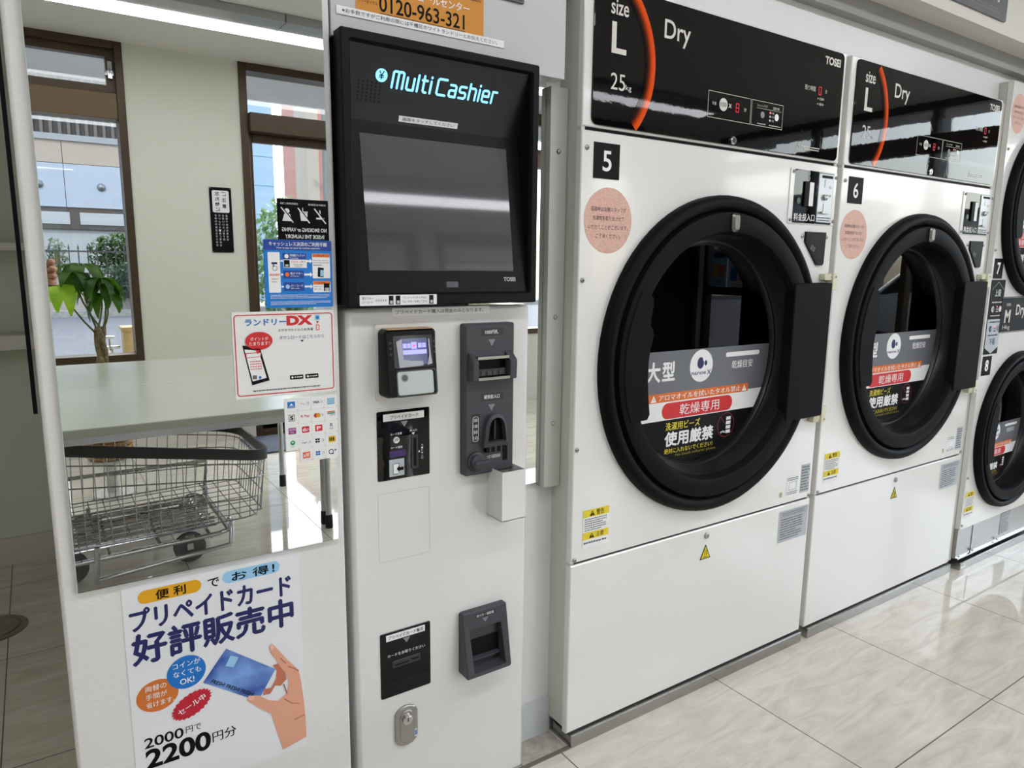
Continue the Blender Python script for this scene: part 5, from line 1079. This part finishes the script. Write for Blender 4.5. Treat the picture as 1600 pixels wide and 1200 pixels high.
for i, (x, y, w, d, h, c) in enumerate(((42, -14, 9, 8, 4.2, (190, 184, 176)), (44, -3, 8, 8, 5.4, (150, 170, 190)), (40, 8, 10, 8, 4.6, (206, 200, 190)), (36, -26, 8, 9, 5.0, (180, 176, 186)))):
    t = thing('far_house', ('low tan house', 'blue-grey flat roofed house', 'cream gabled house', 'lilac grey house')[i]+' far across the car park', 'house', (x, y, -.12), group='houses beyond the car park')
    boxes([(0, d, -w/2, w/2, 0, h)], mat('house_%d' % i, c, .7)).obj('wall', t); boxes([(-.3, d, -w/2-.3, w/2+.3, h, h+.35)], mat('house_roof', (84, 82, 86), .7)).obj('roof', t)
    for k in range(4): boxes([(-.03, 0, -w/2+.8+k*w/4.4, -w/2+1.9+k*w/4.4, 1.2, 2.5)], mat('far_window')).obj('window', t)
# ------------------------------------------------------------------ the person taking the picture (only fingertips reach the mirror)
def skin(name, V, E, Rd, m, parent, sub=2, loc=None):
    me = bpy.data.meshes.new(name); me.from_pydata([tuple(v) for v in V], E, []); me.materials.append(m)
    o = bpy.data.objects.new(name, me); COL.objects.link(o); o.parent = parent
    if loc is not None: o.location = loc
    sm = o.modifiers.new('skin', 'SKIN'); sm.use_smooth_shade = True
    for i, r in enumerate(Rd):
        r = r if isinstance(r, tuple) else (r, r); me.skin_vertices[0].data[i].radius = r; me.skin_vertices[0].data[i].use_root = (i == 0)
    if sub: s = o.modifiers.new('sub', 'SUBSURF'); s.levels = sub; s.render_levels = sub
    return o
def photographer():
    P = Vector((-.47, -.56, 0)); f = Vector((.56, .83, 0)); r = Vector((.83, -.56, 0)); z = Vector((0, 0, 1))
    t = thing('person', 'person at the left table end holding up a phone, fingers at the mirror edge', 'person', P)
    L = -P
    SKN = mat('skin', (196, 146, 120), .5); SH = mat('dark_green_shirt', (28, 52, 46), .8); TR = mat('dark_trousers', (38, 40, 48), .8); HR = mat('black_hair', (24, 20, 18), .5)
    ph = Vector((-.045, -.02, 1.225))
    sR, sL = P+r*.175+z*1.40, P-r*.175+z*1.40
    eR, eL = Vector((-.12, -.52, 1.15)), Vector((-.52, -.26, 1.13))
    wR, wL = Vector((.012, -.155, 1.165)), Vector((-.215, .0, 1.165))
    V = []; E = []; Rd = []
    def add(p, rad, link=None):
        V.append(Vector(p)); Rd.append(rad)
        if link is not None: E.append((link, len(V)-1))
        return len(V)-1
    pel = add(P+z*.93, (.15, .11)); wst = add(P+z*1.08, (.135, .10), pel); ch = add(P+z*1.28, (.155, .11), wst); nb = add(P+z*1.43, (.075, .07), ch); nk = add(P+z*1.49+f*.015, .052, nb)
    hd = add(P+z*1.575+f*.03, (.068, .082), nk); add(P+z*1.67+f*.025, (.062, .075), hd)
    for s, e, w in ((sR, eR, wR), (sL, eL, wL)):
        a = add(s, .058, nb); b_ = add((s+e)/2, .048, a); c = add(e, .040, b_); d = add((e+w)/2, .038, c); g = add(w, .026, d)
        right = s is sR
        palm = Vector((.036, -.075, 1.185)) if right else Vector((-.165, .055, 1.185)); pm = add((w+palm)/2, (.034, .020), g); pn = add(palm, (.036, .018), pm)
        if right: tips = [[(.050, -.042, 1.232), (.056, -.018, 1.236), (.045, .000, 1.238)], [(.055, -.040, 1.212), (.060, -.014, 1.214), (.047, .004, 1.216)], [(.055, -.042, 1.193), (.058, -.018, 1.193), (.046, -.002, 1.194)], [(.050, -.046, 1.175), (.051, -.026, 1.173), (.042, -.012, 1.174)]]; th = [(.020, -.085, 1.215), (.004, -.070, 1.236)]
        else: tips = [[(-.150, .085, 1.232), (-.140, .100, 1.236), (-.125, .098, 1.237)], [(-.153, .090, 1.212), (-.141, .105, 1.213), (-.124, .102, 1.214)], [(-.154, .088, 1.193), (-.143, .102, 1.192), (-.127, .099, 1.192)], [(-.156, .082, 1.175), (-.147, .095, 1.173), (-.133, .093, 1.173)]]; th = [(-.155, .035, 1.215), (-.135, .035, 1.235)]
        for q in tips:
            k = pn
            for i, p in enumerate(q): k = add(p, (.0098, .0088, .0078)[i], k)
        k = pm
        for i, p in enumerate(th): k = add(p, (.012, .0095)[i], k)
    for s in (1, -1):
        h = add(P+r*.09*s+z*.86, .085, pel); k = add(P+r*.10*s+z*.49+f*.01, .058, h); c = add(P+r*.10*s+z*.30-f*.015, .055, k); a = add(P+r*.10*s+z*.085, .036, c); add(P+r*.11*s+z*.035+f*.13, (.040, .026), a)
    skin('body', V, E, Rd, SKN, t, 2, L)
    # clothes follow the body a little outside it
    def cloth(name, pts, edges, rad, m): return skin(name, pts, edges, rad, m, t, 2, L)
    cloth('shirt', [P+z*1.06, P+z*1.18, P+z*1.30, P+z*1.425, sR, (sR+eR)/2, eR, (eR*.75+wR*.25), sL, (sL+eL)/2, eL, (eL*.75+wL*.25), P+z*.93], [(0, 1), (1, 2), (2, 3), (3, 4), (4, 5), (5, 6), (6, 7), (3, 8), (8, 9), (9, 10), (10, 11), (0, 12)], [(.155, .12), (.158, .122), (.175, .128), (.095, .085), .072, .062, .054, .050, .072, .062, .054, .050, (.165, .125)], SH)
    cloth('trousers', [P+z*.96]+[P+r*.09*s+z*h+f*d for s in (1, -1) for h, d in ((.84, 0), (.49, .01), (.30, -.01), (.09, 0))], [(0, 1), (1, 2), (2, 3), (3, 4), (0, 5), (5, 6), (6, 7), (7, 8)], [(.158, .12)]+[.098, .073, .068, .062]*2, TR)
    for s in (1, -1): skin('shoe', [P+r*.10*s+z*.06-f*.04, P+r*.105*s+z*.048+f*.06, P+r*.11*s+z*.042+f*.16], [(0, 1), (1, 2)], [(.045, .045), (.048, .042), (.042, .036)], mat('white_shoe', (210, 208, 204), .6), t, 2, L)
    skin('hair', [P+z*1.62-f*.02, P+z*1.70+f*.005, P+z*1.56-f*.045], [(0, 1), (0, 2)], [(.082, .085), (.072, .078), (.07, .05)], HR, t, 2, L)
    hc = P+z*1.585+f*.03
    for s in (1, -1):
        b = MB(); b.vlathe([(.001, -.009), (.008, -.005), (.0095, 0), (.008, .005), (.001, .009)], hc+f*.078+r*.03*s+z*.02, WHITE, 12); b.vlathe([(.001, -.005), (.005, 0), (.001, .005)], hc+f*.085+r*.03*s+z*.02, BLACK, 10); b.obj('eye', t, L)
        skin('ear', [hc+r*.073*s+z*.02, hc+r*.078*s-z*.02], [(0, 1)], [(.012, .016), (.010, .010)], SKN, t, 1, L)
    skin('nose', [hc+f*.08+z*.012, hc+f*.100-z*.022], [(0, 1)], [.009, .014], SKN, t, 1, L); skin('mouth', [hc+f*.083-r*.022-z*.055, hc+f*.090-z*.053, hc+f*.083+r*.022-z*.055], [(0, 1), (1, 2)], [.005, .008, .005], mat('lip', (170, 100, 92), .5), t, 1, L)
    # the phone, held behind the lens
    p = thing('mobile_phone', 'dark phone held up in landscape by the person at the table', 'phone', (-.004, -.014, 1.2436)); p.rotation_euler = (math.radians(-9.6), 0, -.5915)
    b = MB(); b.rr(-.125, .030, -.058, .016, .010, -.008, 0, mat('phone_black', (22, 22, 26), .2), .002); b.obj('body', p)
    b = MB(); b.rr(-.012, .022, -.024, .012, .007, 0, .0015, mat('phone_glass', (14, 14, 16), .1)); b.obj('camera_bump', p)
photographer()
